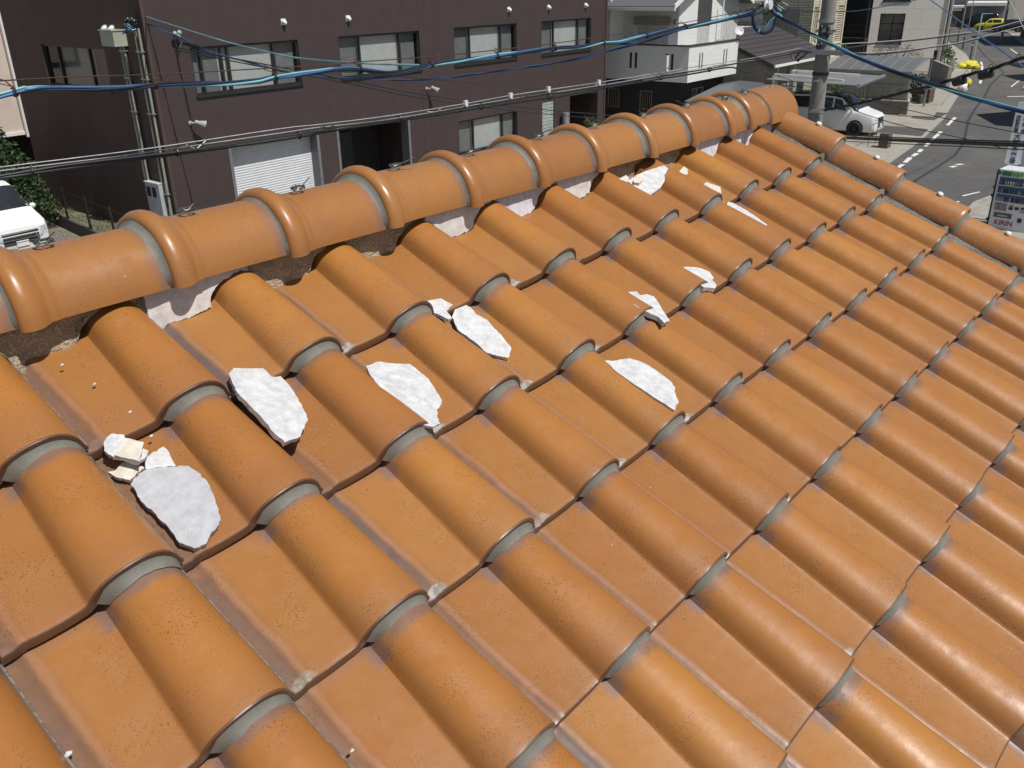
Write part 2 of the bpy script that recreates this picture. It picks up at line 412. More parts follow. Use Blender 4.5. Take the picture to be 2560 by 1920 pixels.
def mortar_ring(x, parent, k):
    mb = MB(); n = 34; prs = []
    def fn(a, b):
        th = math.pi * (-.012 + 1.024 * a); nz = noise.noise(Vector((a * 9, k * 2.3, 1)))
        f = b; e = min(1, min(a, 1 - a) * 14 + .35)
        h = -.018 - (.019 + .004 * nz) * e * f ** 1.1; r = .1205 + (.1005 - .1205) * f ** .8 - .0025 * math.sin(math.pi * f)
        return (x + h, RY + r * math.cos(th), RZ + r * math.sin(th))
    mb.grid(fn, n, 6); return mb.build('mortar_ring', M_MORT, parent, HO, smooth=60)
M_WIRE = mat('weathered_wire', (.16,.18,.165), (.09,.10,.09), .5, 80, metal=.7)
def wire_tie(x, parent, k):
    rr = random.Random(k + 50); mb = MB(); c = Vector((x, RY - .012, RZ + RR + .006)); pts = []
    for q in range(40):
        a = q / 40 * 2 * math.pi * 2.6; r = .013 - .004 * q / 40
        pts.append(c + Vector((r * 1.5 * math.cos(a), r * math.sin(a), .002 + .006 * abs(math.sin(a * 1.7)))))
    mb.tube(pts, .0017, 5)
    for s_ in range(2):
        a = rr.uniform(0, 6.28); ln = rr.choice((.02, .03, .035, .055))
        d = Vector((math.cos(a), math.sin(a), rr.uniform(.1, .9))).normalized()
        mb.tube([c + Vector((0,0,.004)), c + d * ln * .5 + Vector((0,0,.003)), c + d * ln + Vector((0,0,rr.uniform(-.004,.01)))], .0013, 5)
    return mb.build('wire_tie', M_WIRE, parent, HO, smooth=60)
TIES = [None, .257, .551, .832, 1.135, 1.413, 1.712, 2.003, 2.285, 2.58, 2.865, 3.03, 3.235]
for k in range(13):
    o = ridge_part(JX[k], JX[k+1], k, k == 12); o.location += Vector((0, R.uniform(-.0025, .0025), R.uniform(-.003, .003)))
    mortar_ring(JX[k], o, k)
    if TIES[k]: wire_tie(TIES[k], o, k)

# under the ridge: bedding mortar running along, white plaster patches still holding in some pans
def under(x, wv=0.0):   # height of the first course right under the ridge
    yy = .245; v = -(yy / math.cos(SL)) / L
    return prof(x / A) - LIFT * (-v) 
def surfz(x, y):
    # z of first-course tile surface at plan position (x,y): front at v=0
    v = -y / (L * math.cos(SL)); ww = prof(x / A) - LIFT * (-v)
    for _ in range(2):
        p = roof(x / A, v, ww); v += (p.y - y) / (L * math.cos(SL)); ww = prof(x / A) - LIFT * (-v)
    return roof(x / A, v, ww).z
mb = MB()
def bed(a, b):
    x = -.5 + 3.78 * a; zt = RZ + .02; zb = surfz(x, .262) - .012; z = zb + (zt - zb) * b
    y = .256 - .008 * (1 - b) + .010 * noise.noise(Vector((x * 14, z * 26, 0))) + .006 * noise.noise(Vector((x * 45, z * 60, 3)))
    return (x, y, z)
mb.grid(bed, 420, 12).build('bedding_mortar', M_BED, house, HO, smooth=80)
def patch(x0, x1, mt, name='ridge_plaster', yb=.236, y2=.246, drop=.0, seed=0, top=RZ + .012, cut=None):
    mb = MB()
    def fn(a, b):
        x = x0 + (x1 - x0) * a; zb = surfz(x, yb) + drop + .004 * noise.noise(Vector((x * 60, seed, 0))) + .003 * noise.noise(Vector((x * 170, seed, 0)))
        zt = top + .004 * noise.noise(Vector((x * 40, seed, 7)))
        if cut: zt = min(zt, cut(a))
        z = zb + max(0.002, (zt - zb)) * b
        bulge = .007 * math.sin(math.pi * min(1, max(0, a))) + .003 * noise.noise(Vector((x * 18, z * 18, seed)))
        return (x + .010 * noise.noise(Vector((z * 60, seed, 3))), yb + (y2 - yb) * b - bulge, z)
    n = 50; mb.grid(fn, n, 10)
    front = len(mb.v); k = 11
    # give the sheet its thickness: skirts going back to the bedding
    for (idx) in ([i * k for i in range(n + 1)], [i * k + 10 for i in range(n + 1)], [j for j in range(k)], [n * k + j for j in range(k)]):
        o = len(mb.v)
        for q in idx: mb.v.append(mb.v[q] + Vector((0, .022, 0)))
        for q in range(len(idx) - 1): mb.f.append((idx[q], idx[q+1], o + q + 1, o + q))
    return mb.build(name, mt, house, HO, smooth=45)
patch(.392, .628, M_PLASW, seed=1); patch(1.165, 1.42, M_PLASW, seed=2); patch(1.425, 1.70, M_PLASS, seed=3); patch(1.712, 1.95, M_PLASW, seed=4)
patch(2.505, 2.76, M_PLASS, seed=5); patch(2.772, 3.03, M_PLASS, seed=6); patch(3.045, 3.20, M_PLASS, seed=7)
def mound(x0, x1, mt, y0=.262, out=.03, h=.03, seed=0, name='mortar_remnant'):
    mb = MB()
    def fn(a, b):
        x = x0 + (x1 - x0) * a; e = math.sin(math.pi * a) ** .5 * (.75 + .6 * noise.noise(Vector((x * 30, seed, 0))))
        y = y0 + .012 - (out + .012) * b * max(.15, e); hh = h * max(.1, e) * (1 - b) ** .8
        z = surfz(x, y) + hh - .002 + .004 * noise.noise(Vector((x * 70, y * 70, seed)))
        return (x, y, z)
    mb.grid(fn, 40, 10); return mb.build(name, mt, house, HO, smooth=80)
mound(.205, .285, M_TAN, out=.030, h=.026, seed=1); mound(.10, .16, M_TAN, out=.045, h=.018, seed=2)
mound(.745, .80, M_TAN, out=.02, h=.02, seed=3); mound(.655, .70, M_TAN, out=.026, h=.008, seed=4); mound(.985, 1.075, M_TAN, out=.014, h=.008, seed=5)
mound(1.995, 2.075, M_TAN, out=.028, h=.03, seed=6); mound(2.255, 2.405, M_TAN, out=.055, h=.048, seed=7)
mound(-.03, .06, M_TAN, out=.05, h=.02, seed=8)

# gable edge: mortared channel and a row of half-round verge tiles with nails
mb = MB()
def chan(a, b):
    v = -1.15 + 9.6 * a; u = 11.44 + .40 * b
    bb = max(0, min(1, (b - .42) / .5)); ww = .03 + .15 * bb * bb * (3 - 2 * bb) + .012 * noise.noise(Vector((v * 6, b * 4, 0)))
    fr = (v + .07) % 1.0
    ww += (.05 if fr > .94 or fr < .02 else 0) * (1 - abs(b - .5)) + .05 * fr
    return roof(u, v, ww)
mb.grid(chan, 260, 8).build('verge_channel', mat('channel_mortar', (.20,.185,.16), (.13,.12,.105), .8, 22, bump=.6, bscale=90, c3=(.25,.24,.21), scale3=5), house, HO, smooth=60)
def verge_mesh():
    mb = MB(); uv = []; n = 22; pr = []
    for y, r in ((-.004, .215), (-.005, .245), (.004, .252), (.05, .253), (.3, .250), (.6, .247), (.85, .245), (1.0, .243), (1.12, .242)):
        o = len(mb.v)
        for j in range(n + 1):
            th = math.pi * (1.02 - 1.06 * j / n); wd = r * (1.0 if y != -.004 else 1)
            mb.v.append(Vector((wd * math.cos(th) * A, y * L, (.12 + wd * 1.08 * math.sin(th) - .10 * y) * A))); uv.append((wd * math.cos(th) if math.sin(th) < .45 else 0, y))
        mb.v.append(Vector((.25 * A, y * L, -.55 * A))); uv.append((.2, y))
    k = n + 2
    for i in range(8):
        for j in range(k - 1): mb.f.append((i*k+j, (i+1)*k+j, (i+1)*k+j+1, i*k+j+1))
    me = mb.mesh('verge_tile', M_VERGE, uv=uv)
    bm = bmesh.new(); bm.from_mesh(me); bmesh.ops.recalc_face_normals(bm, faces=bm.faces)
    for f in bm.faces: f.smooth = True
    for ed in bm.edges:
        if len(ed.link_faces) == 2 and ed.calc_face_angle(0) > rad(42): ed.smooth = False
    bm.to_mesh(me); bm.free(); return me
VM = verge_mesh()
mbv = MB()
def vm(a, b):
    th = math.pi * (1.02 - 1.02 * a); r = .222 - .0 * b; wob = .01 * noise.noise(Vector((a * 9, b, 4)))
    lo = (.12 + .245 * 1.08 * math.sin(th) - .10)
    hi = (.12 + .222 * 1.08 * math.sin(th))
    return (.236 * math.cos(th) * A, (.012 - (.06 + wob) * b ** 1.5) * L, (hi + (lo - hi) * b) * A)
mbv.grid(vm, 26, 5); VMM = mbv.mesh('mortar_fillet', M_MORT, smooth=60)
M_NAIL = mat('white_nail_cap', (.72,.72,.66), (.5,.5,.44), .35, 90)
nm = MB(); nm.lathe([(.0001,.0095),(.006,.009),(.0105,.0065),(.0125,.002),(.0125,-.002),(.003,-.004),(.003,-.02)], (0,0,0), 'z', 14); NMM = nm.mesh('nail_cap', M_NAIL, smooth=50)
for j in range(-0, 9):
    v = j - .03
    o = inst(VM, 'verge_tile', house, roof(11.96, v, .09) - HO, (SL + R.uniform(-.006, .006), 0, R.uniform(-.008, .008)))
    inst(VMM, 'mortar_fillet', o)
    inst(NMM, 'nail_cap', o, Vector((-.02 * A, (.42 + R.uniform(-.03, .03)) * L, (.12 + .252 * 1.08 - .055) * A + .006)))
# roof boards, the far slope and the walls that carry the roof
mb = MB(); x0, x1 = -1.9, 3.36
def rz(y): return Z0 + abs(y - .32) * -math.tan(SL) + .32 * math.tan(SL) - .045
mb.ext([(x0, .32, rz(.32)), (x0, -3.4, rz(-3.4)), (x0, -3.4, rz(-3.4) - .12), (x0, .32, rz(.32) - .12)], (x1 - x0 - .02, 0, 0))
mb.build('roof_board', mat('roof_board', (.16,.11,.07), rough=.8), house, HO)
mb = MB(); mb.ext([(x0, .34, rz(.32) + .05), (x0, 4.4, rz(4.4) + .05), (x0, 4.4, rz(4.4) - .08), (x0, .34, rz(.32) - .08)], (x1 - x0 - .02, 0, 0))
mb.build('far_slope', mat('far_slope_tile', (.40,.16,.045), (.33,.13,.04), .5, 5), house, HO)
mb = MB()
mb.ext([(x0 + .3, -3.0, 0), (x0 + .3, 3.9, 0), (x0 + .3, 3.9, rz(3.9) - .12), (x0 + .3, .32, rz(.32) - .14), (x0 + .3, -3.0, rz(-3.0) - .14)], (x1 - x0 - .55, 0, 0))
mb.build('house_wall', mat('house_wall', (.55,.50,.42), rough=.9), house, HO)
exec_next = True

# ------------------------------------------------------------------ fallen plaster lying on the tiles
def jag(pts, amp, sub=4, seed=0):
    out = []; n = len(pts)
    for i in range(n):
        a, b = pts[i], pts[(i + 1) % n]
        for k in range(sub):
            f = k / sub; p = a.lerp(b, f)
            if k: p = p + Vector((noise.noise(p * 130 + Vector((seed, 0, 0))), noise.noise(p * 130 + Vector((0, seed, 5))), 0)) * amp
            out.append(p)
    return out
def tilew(u, v):
    j = math.ceil(v - 1e-6); y = max(0.0, j - v); u0 = u
    for _ in range(4):
        f_ = ((u0 + .523) % 1.0) - .523; u0 = u - taper(f_, y)
    return prof(u0) - LIFT * y
def settle(px, uc, vc, w0, tu, tv, th):
    import numpy as np
    for it in range(5):
        p0 = roof(uc, vc, w0); n = (NR - Vector((1, 0, 0)) * tu - DN * (tv / BA)).normalized(); rows = []
        for x, y in px:
            p = onpl(x, y, p0, n) - Vector((0, 0, Z0)); u = p.x / A; v = p.dot(DN) / L; rows.append((u, v, min(.21, tilew(u, v))))
        a = np.array(rows); X = np.c_[np.ones(len(a)), a[:, 0] - uc, a[:, 1] - vc]; wt = np.ones(len(a))
        lam = np.diag([0, .6, .6]); tgt = X.T @ (a[:, 2]) + lam @ np.array([w0, tu, .098])
        c = np.linalg.solve(X.T @ X + lam, tgt); res = a[:, 2] - X @ c
        w0 = .5 * w0 + .5 * (c[0] + float(np.quantile(res, .85)) + th / A + .012); tu = .5 * tu + .5 * float(c[1]); tv = .5 * tv + .5 * float(c[2])
        tu = max(-.45, min(.45, tu)); tv = max(-.2, min(.45, tv))
    return w0, tu, tv
def fragment(label, px, uc, vc, w0, tu=0.0, tv=.12, th=.007, mt=None, name='plaster_fragment', grp='fallen plaster on the tiles', amp=.0028, dome=0.0, cat='plaster', fit=True):
    if fit:
        w0, tu, tv = settle(px, uc, vc, w0, tu, tv, th)
    p0 = roof(uc, vc, w0); n = (NR - Vector((1, 0, 0)) * tu - DN * (tv / BA)).normalized()
    pts = [onpl(x, y, p0, n) for x, y in px]
    ex_ = Vector((1, 0, 0)); ex_ = (ex_ - n * ex_.dot(n)).normalized(); ey_ = n.cross(ex_)
    c = sum(pts, Vector()) / len(pts)
    q = [Vector(((p - c).dot(ex_), (p - c).dot(ey_), 0)) for p in pts]
    q = jag(q, amp, 4, len(px) + px[0][0] * .01)
    bm = bmesh.new(); vs = [bm.verts.new(p) for p in q]; f = bm.faces.new(vs)
    bmesh.ops.triangulate(bm, faces=[f])
    bmesh.ops.subdivide_edges(bm, edges=[e for e in bm.edges if not e.is_boundary], cuts=1, use_grid_fill=False)
    bmesh.ops.triangulate(bm, faces=bm.faces[:])
    for v in bm.verts:
        v.co.z = .0012 * noise.noise(v.co * 26 + c * 3) + dome * (v.co.x ** 2 + v.co.y ** 2)
    top = bm.faces[:]
    r = bmesh.ops.extrude_face_region(bm, geom=top)
    nv = [g for g in r['geom'] if isinstance(g, bmesh.types.BMVert)]
    for v in nv: v.co.z -= th * (1 + .35 * noise.noise(v.co * 70)); v.co.x *= .97; v.co.y *= .97
    bmesh.ops.recalc_face_normals(bm, faces=bm.faces)
    me = bpy.data.meshes.new(name); bm.to_mesh(me); bm.free()
    me.materials.append(mt or M_PLAS)
    o = bpy.data.objects.new(name, me); C.objects.link(o)
    mx = Matrix.Identity(4)
    for i in range(3): mx[i][0] = ex_[i]; mx[i][1] = ey_[i]; mx[i][2] = n[i]; mx[i][3] = c[i]
    o.matrix_world = mx
    return tag(o, label, cat, grp)
def cz(l, s, ox, oy): return [(ox + a / s, oy + b / s) for a, b in l]
S1 = 2.765
fragment('largest pale grey plaster slab, rounded, near the left edge of the roof', cz([(1230,455),(1300,455),(1370,500),(1430,560),(1470,640),(1500,730),(1525,820),(1515,860),(1465,910),(1430,985),(1380,1015),(1340,1022),(1280,1000),(1240,985),(1215,950),(1165,880),(1080,790),(1000,720),(970,690),(945,640),(905,580),(930,540),(960,510),(1010,480),(1110,465),(1180,462)], S1, 0, 1000), .75, .75, .085, .06, .12, .011, M_PLASG)
fragment('pointed plaster piece directly above the largest slab', cz([(1010,478),(1000,400),(1060,360),(1135,322),(1160,350),(1195,420),(1216,456),(1110,462)], S1, 0, 1000), .7, .45, .065, -.05, .12, .008)
fragment('jagged cream crumbly piece left of the largest slab', cz([(745,495),(800,485),(850,430),(920,425),(1000,470),(956,498),(918,536),(898,556),(860,545),(800,530)], S1, 0, 1000), .55, .4, .078, .05, .12, .007, M_CREAM)
fragment('broken grey plaster flake at the top of the left cluster', cz([(720,285),(770,235),(850,240),(870,265),(900,300),(1025,350),(1010,390),(960,430),(860,400),(780,390),(720,350)], S1, 0, 1000), .6, .12, .072, .05, .15, .008)
fragment('cream backed plaster flake lying on top of the left cluster', cz([(862,262),(995,290),(965,425),(790,378)], S1, 0, 1000), .62, .15, .105, .10, .16, .006, M_CREAM, fit=False)
fragment('white cracked plaster slab leaning beside the second barrel from the left', cz([(1580,1200),(1615,1160),(1860,1165),(1940,1215),(2000,1280),(2060,1370),(2100,1450),(2130,1520),(2090,1590),(2080,1632),(1970,1674),(1900,1612),(1800,1492),(1710,1400),(1640,1330),(1620,1290),(1600,1250)], S1, 0, 500), 1.72, .45, .135, -.22, .10, .011, fit=False)
fragment('half round white plaster slab tucked behind a barrel at centre left', cz([(318,40),(400,10),(470,20),(620,25),(690,80),(750,130),(800,210),(845,280),(835,310),(810,340),(810,390),(830,440),(780,462),(690,440),(540,310),(400,170),(340,95)], S1, 800, 900), 2.62, .6, .11, -.10, .12, .008)
fragment('small broken plaster flake above the long slab in the middle', cz([(1020,1110),(1110,1095),(1190,1095),(1185,1080),(1230,1080),(1270,1110),(1255,1130),(1215,1125),(1150,1180),(1190,1230),(1165,1240),(1080,1200),(1040,1190),(1010,1150)], S1, 700, 350), 2.7, -.25, .15, -.12, .12, .008, fit=False)
fragment('long white plaster slab with ragged end in the middle of the roof', cz([(1190,1220),(1220,1150),(1280,1135),(1320,1160),(1360,1205),(1430,1240),(1480,1300),(1540,1360),(1600,1440),(1580,1505),(1500,1490),(1430,1470),(1340,1390),(1230,1310),(1210,1270)], S1, 700, 350), 3.0, .1, .125, -.2, .12, .008)
S2 = 3.687
fragment('crescent of white plaster tucked behind a barrel right of centre', cz([(45,740),(130,745),(190,730),(270,722),(350,745),(430,780),(520,830),(600,890),(660,940),(690,990),(690,1030),(705,1080),(725,1120),(705,1150),(690,1200),(560,1120),(300,950),(120,820)], S2, 1500, 700), 4.72, .62, .10, -.08, .12, .008, fit=False)
fragment('white plaster flake tilted over the joint, dark underside showing', cz([(230,120),(280,108),(340,105),(365,140),(430,130),(500,150),(540,210),(570,260),(600,310),(640,375),(590,395),(545,345),(430,290),(330,240),(230,150)], S2, 1500, 700), 4.95, -.12, .19, -.14, .10, .013, fit=False)
fragment('white plaster flake with squared lower end on the third course', cz([(790,1300),(880,1290),(970,1300),(1030,1325),(1060,1360),(1055,1385),(1080,1410),(1075,1438),(1000,1432),(970,1415),(890,1375),(820,1330)], S1, 1400, 200), 5.8, -.15, .18, -.10, .10, .013, fit=False)
fragment('thin bright sliver of plaster lying along a barrel at upper right', cz([(1145,865),(1165,840),(1200,850),(1300,905),(1370,955),(1430,1000),(1425,1030),(1400,1025),(1290,960),(1210,905)], S1, 1400, 200), 7.75, .15, .22, -.15, .12, .008, fit=False)
fragment('cream lump of mortar in the pan above the bright sliver', cz([(975,740),(1010,705),(1070,725),(1110,740),(1115,790),(1125,805),(1090,845),(1070,810),(1030,780)], S1, 1400, 200), 7.8, -.35, .17, -.1, .12, .014, M_CREAM, fit=False)
fragment('large grey plaster slab leaning under the ridge at upper right', cz([(465,700),(540,650),(590,630),(720,590),(750,610),(720,660),(725,690),(700,740),(620,800),(560,770)], S1, 1400, 200), 7.15, -.75, .19, .20, .02, .012, fit=False)
fragment('cream broken plaster chip on the slab leaning under the ridge', cz([(505,690),(530,655),(575,640),(572,690),(548,712),(515,708)], S1, 1400, 200), 7.08, -.8, .215, .2, .02, .012, M_CREAM, fit=False)
fragment('small cream plaster chip against the ridge, left of the leaning slab', cz([(405,680),(460,655),(478,688),(462,704)], S1, 1400, 200), 6.9, -.85, .17, .1, .12, .012, M_CREAM, fit=False)
fragment('cream triangular chip right of the leaning slab', cz([(820,640),(855,595),(885,620),(880,655),(830,655)], S1, 1400, 200), 7.72, -.72, .05, .1, .12, .016, M_CREAM, fit=False)
fragment('narrow white strip of plaster below the triangular chip', cz([(825,660),(862,660),(920,705),(915,712),(880,690)], S1, 1400, 200), 7.72, -.6, .06, .0, .12, .008, fit=False)
fragment('white flake of plaster caught on a tile corner below the leaning slab', cz([(775,902),(795,908),(810,920),(800,926)], S1, 1400, 200), 7.5, -.02, .17, 0, .12, .008, fit=False)
for k, (x, y) in enumerate([(236, 960), (155, 912), (325, 1030), (1636, 494), (1646, 505), (170, 1885), (545, 1867), (880, 1876), (1905, 384), (378, 1090)]):
    u_, v_ = 0, 0
    d0 = onpl(x, y, roof(0, 0, .05), NR); s_ = .0035 if k not in (5, 6) else .0055
    mb = MB().ball((0, 0, 0), s_, 7, 5, (1, .7, .6), .5)
    o = mb.build('plaster_crumb', M_PLAS, smooth=60); o.location = d0; tag(o, 'tiny white crumb of plaster lying loose on the orange tiles', 'crumb', 'plaster crumbs on the tiles')

# ------------------------------------------------------------------ ground, road, markings
B0 = Vector((12.9, 22.2, 0)); TH = rad(2.0)
BM = Matrix.Rotation(TH, 4, 'Z'); BM.translation = B0
def bw(s, t, z=0): return BM @ Vector((s, t, z))
def bthing(name, label, cat, s, t, group=None):
    return thing(name, label, cat, bw(s, t), group, TH)
def struct(mb, name, mt, **k): return mb.build(name, mt, kind='structure', **k)
M_ASPH = mat('asphalt', (.098,.094,.088), (.078,.075,.071), .9, 3, bump=.4, bscale=120, c3=(.115,.108,.098), scale3=.35, lo3=.45, hi3=.65)
M_CONC = mat('yard_concrete', (.36,.33,.275), (.29,.265,.22), .9, 2.2, bump=.2, bscale=60, c3=(.21,.19,.16), scale3=.5, lo3=.50, hi3=.70, stretch=(1,.55,1))
M_GROUND = mat('ground', (.20,.18,.15), (.15,.135,.11), .95, 1.5, bump=.3, bscale=30)
M_KERB = mat('kerb_concrete', (.36,.34,.29), (.28,.26,.22), .9, 4)
M_LINE = mat('road_paint', (.74,.74,.71), (.42,.41,.39), .7, 14, .45, .68)
M_SEAM = mat('bitumen_seam', (.04,.038,.036), rough=.8)
mb = MB(); mb.add([(-700,-700,-.01),(700,-700,-.01),(700,700,-.01),(-700,700,-.01)], [(0,1,2,3)]); struct(mb, 'ground', M_GROUND)
LE = [(3,5.9),(20,8.0),(36.6,10.45),(43,11.2),(51,12.5),(58,14.0),(69,16.3),(79.7,18.9),(86.5,20.8),(94.6,23.4),(108.7,28.9),(125,34.5),(144,41),(170,52)]
RE = [(170,43),(145,33.5),(128,27.6),(112,22.8),(105,20.6),(96.6,18.4),(85,15.6),(75.9,14.0),(67,12.4),(64,10.8),(62.5,8),(62,-40),(38,-40),(37.5,0),(36.6,3.2),(35.2,4.9),(33.2,5.6),(31.5,5.85),(29.5,5.7),(15,4.2),(3,2.6)]
mb = MB(); mb.poly([(x, y, .004) for x, y in LE + RE]); struct(mb, 'road', M_ASPH)
mb = MB(); mb.poly([(x, y, .006) for x, y in LE[1:5]] + [(56,14.2,.006),(60,22,.006),(52,28,.006),(33,27,.006),(30,20,.006),(20,12,.006)]); struct(mb, 'yard', M_CONC)
def band(pts, off0, off1, z):
    mb = MB(); n = len(pts); vs = []
    for i, p in enumerate(pts):
        a, b = Vector(pts[max(i-1,0)]), Vector(pts[min(i+1,n-1)]); d = (b - a).normalized(); nn = Vector((-d.y, d.x)); p = Vector(p)
        vs += [(*(p + nn * off0), z), (*(p + nn * off1), z)]
    return mb.add(vs, [(2*i, 2*i+2, 2*i+3, 2*i+1) for i in range(n - 1)])
struct(band(LE[1:], .02, .55, .010), 'gutter', M_KERB)
struct(band(LE[4:], .56, 2.3, .05), 'pavement', mat('pavement', (.34,.32,.27), (.27,.25,.21), .9, 3, c3=(.2,.19,.16), scale3=.8))
mb = band([(37.5,0),(36.6,3.2),(35.2,4.9),(33.2,5.6),(31.5,5.85),(29.5,5.7),(15,4.2)], 0, .16, .11)
struct(mb, 'kerb', M_KERB)
mb = MB(); mb.poly([(x, y, .10) for x, y in [(37.34,0),(36.45,3.1),(35.1,4.75),(33.15,5.44),(31.5,5.7),(29.5,5.55),(15,4.05),(15,-5),(37.3,-5)]]); struct(mb, 'pavement', mat('pavement_slab', (.33,.31,.26), (.26,.245,.205), .9, 4, bump=.2, c3=(.24,.22,.19)))
struct(band(RE[1:10], 0, 2.2, .06), 'pavement', _m['pavement'])
mb = MB()
def dash(a, b, wd=.15):
    a = Vector((*a, .009)); b = Vector((*b, .009)); d = (b - a).normalized(); nn = Vector((-d.y, d.x, 0)) * wd / 2
    n = max(2, int((b - a).length / .35)); o = len(mb.v)
    for i in range(n + 1):
        p = a.lerp(b, i / n); e = 1 - .5 * R.random() ** 2
        mb.v += [p + nn * e, p - nn * (1 - .5 * R.random() ** 2)]
    mb.f += [(o+2*i, o+2*i+1, o+2*i+3, o+2*i+2) for i in range(n)]
for a, b in [((48.6,11.65),(51.6,12.15)),((43.7,10.9),(46.4,11.3)),((41.8,10.6),(43.4,10.85)),((40.2,10.35),(41.0,10.5)),((39.1,10.25),(39.9,10.35)),((37.5,10.05),(38.8,10.25)),((36.3,9.9),(37.1,10.0)),((69.1,15.5),(73.7,16.6)),((78.8,17.9),(82.6,18.9)),((83.4,19.1),(86.5,20.0)),((30.5,9.2),(35.6,9.8))]: dash(a, b, .2)
dash((37.6,8.35),(37.9,8.2), .25); dash((38.2,8.3),(38.5,8.12), .22)
dash((62.4,12.2),(64.0,10.4), .3); dash((68,13.3),(73,13.9), .12); dash((97,19.6),(103,21.6),.15)
dash((27.2,6.9),(28.1,6.6), .45); dash((30.8,6.5),(31.7,6.35), .14); dash((32.6,6.5),(33.6,6.2), .12)
struct(mb, 'road_markings', M_LINE)
mb = band([(31.5,8.3),(34.5,8.6),(37.6,8.75),(40.4,8.95),(43.6,9.5),(50.9,11.3),(56,12.3),(61.2,13.2),(69,14.8),(77.8,16.1),(84,18.2),(92.5,21.2),(106,25.5)], -.06, .07, .0075)
struct(mb, 'road_seam', M_SEAM)
mb = band([(61.2,13.2),(63,11.5),(64,9),(64.2,4)], -.06, .06, .0078); struct(mb, 'road_seam', M_SEAM)
mb = MB()
for x, y, a, b in [(51.5,13.4,1.6,.7),(55.5,14.6,1.3,.5),(45.6,13.0,1.2,1.4),(57.6,15.7,.9,.7)]: mb.add([(x-a,y-b,.0135),(x+a,y-b*.7,.0135),(x+a,y+b,.0135),(x-a*.9,y+b*.8,.0135)], [(0,1,2,3)])
struct(mb, 'asphalt_patch', mat('asphalt_patch', (.085,.08,.075), (.07,.066,.062), .9, 5))
# parking gravel on the left
mb = MB(); mb.poly([(2,12,.004),(11.0,14,.004),(10.98,26.2,.004),(11.5,31.5,.004),(11.6,36,.004),(-4,36,.004)])
M_GRAV = mat('gravel', (.28,.24,.19), (.10,.085,.07), .95, 16, .42, .58, bump=1, bscale=22, bdist=.05, c3=(.34,.29,.22), scale3=3)
struct(mb, 'gravel', M_GRAV)

# ------------------------------------------------------------------ helpers for buildings
M_GLASS = glass('window_glass')
M_GLASSD = mat('dark_window_glass', (.02,.024,.026), (.03,.034,.036), .06, 2, spec=.6)
M_BLACK = mat('black_aluminium', (.018,.018,.019), (.024,.024,.025), .45, 8)
M_BLIND = mat('grey_blind', (.52,.52,.50), (.47,.47,.45), .8, 3)
M_BLIND2 = mat('dim_blind', (.20,.205,.20), (.16,.165,.16), .8, 3)
M_WHITE = mat('white_paint', (.74,.73,.70), (.68,.67,.64), .55, 3)
M_STEEL = mat('galvanised_steel', (.42,.43,.44), (.34,.35,.36), .42, 9, metal=.7)
M_ROOM = mat('dark_room', (.03,.028,.026), rough=.9)
def wall(mb, u0, u1, z0, z1, ops, place, rib=None, side=None):
    """wall face with openings (u0,u1,z0,z1,depth); place(u, z, d) puts it in space"""
    us = sorted({u0, u1, *[o[0] for o in ops], *[o[1] for o in ops]}); zs = sorted({z0, z1, *[o[2] for o in ops], *[o[3] for o in ops]})
    for a, b in zip(us, us[1:]):
        run = None
        for c, d in list(zip(zs, zs[1:])) + [(None, None)]:
            hole = c is None or any(o[0] <= (a+b)/2 <= o[1] and o[2] <= (c+d)/2 <= o[3] for o in ops)
            if hole:
                if run:
                    c0, d0 = run
                    if rib:
                        p, dep = rib; xs = []; k = math.floor(a / p)
                        while k * p < b:
                            for f_, dd in ((0, 0), (.55, 0), (.68, dep), (.87, dep)):
                                x = (k + f_) * p
                                if a < x < b: xs.append((x, dd))
                            k += 1
                        xs = [(a, 0)] + xs + [(b, 0)]
                        o = len(mb.v)
                        for x, dd in xs: mb.v += [Vector(place(x, c0, dd)), Vector(place(x, d0, dd))]
                        mb.f += [(o+2*i, o+2*i+2, o+2*i+3, o+2*i+1) for i in range(len(xs) - 1)]
                    else: mb.add([place(a, c0, 0), place(b, c0, 0), place(b, d0, 0), place(a, d0, 0)], [(0,1,2,3)])
                run = None
            else: run = (c, d) if run is None else (run[0], d)
    for o in ops:
        a, b, c, d, dep = o[:5]
        mb.add([place(a,c,0), place(b,c,0), place(b,d,0), place(a,d,0), place(a,c,dep), place(b,c,dep), place(b,d,dep), place(a,d,dep)], [(0,1,5,4),(1,2,6,5),(2,3,7,6),(3,0,4,7)])
    return mb
def pbox(mb, place, u0, u1, z0, z1, d0, d1):
    vs = [place(u, z, d) for d in (d0, d1) for u, z in ((u0,z0),(u1,z0),(u1,z1),(u0,z1))]
    return mb.add(vs, [(0,1,2,3),(7,6,5,4),(0,4,5,1),(1,5,6,2),(2,6,7,3),(3,7,4,0)])
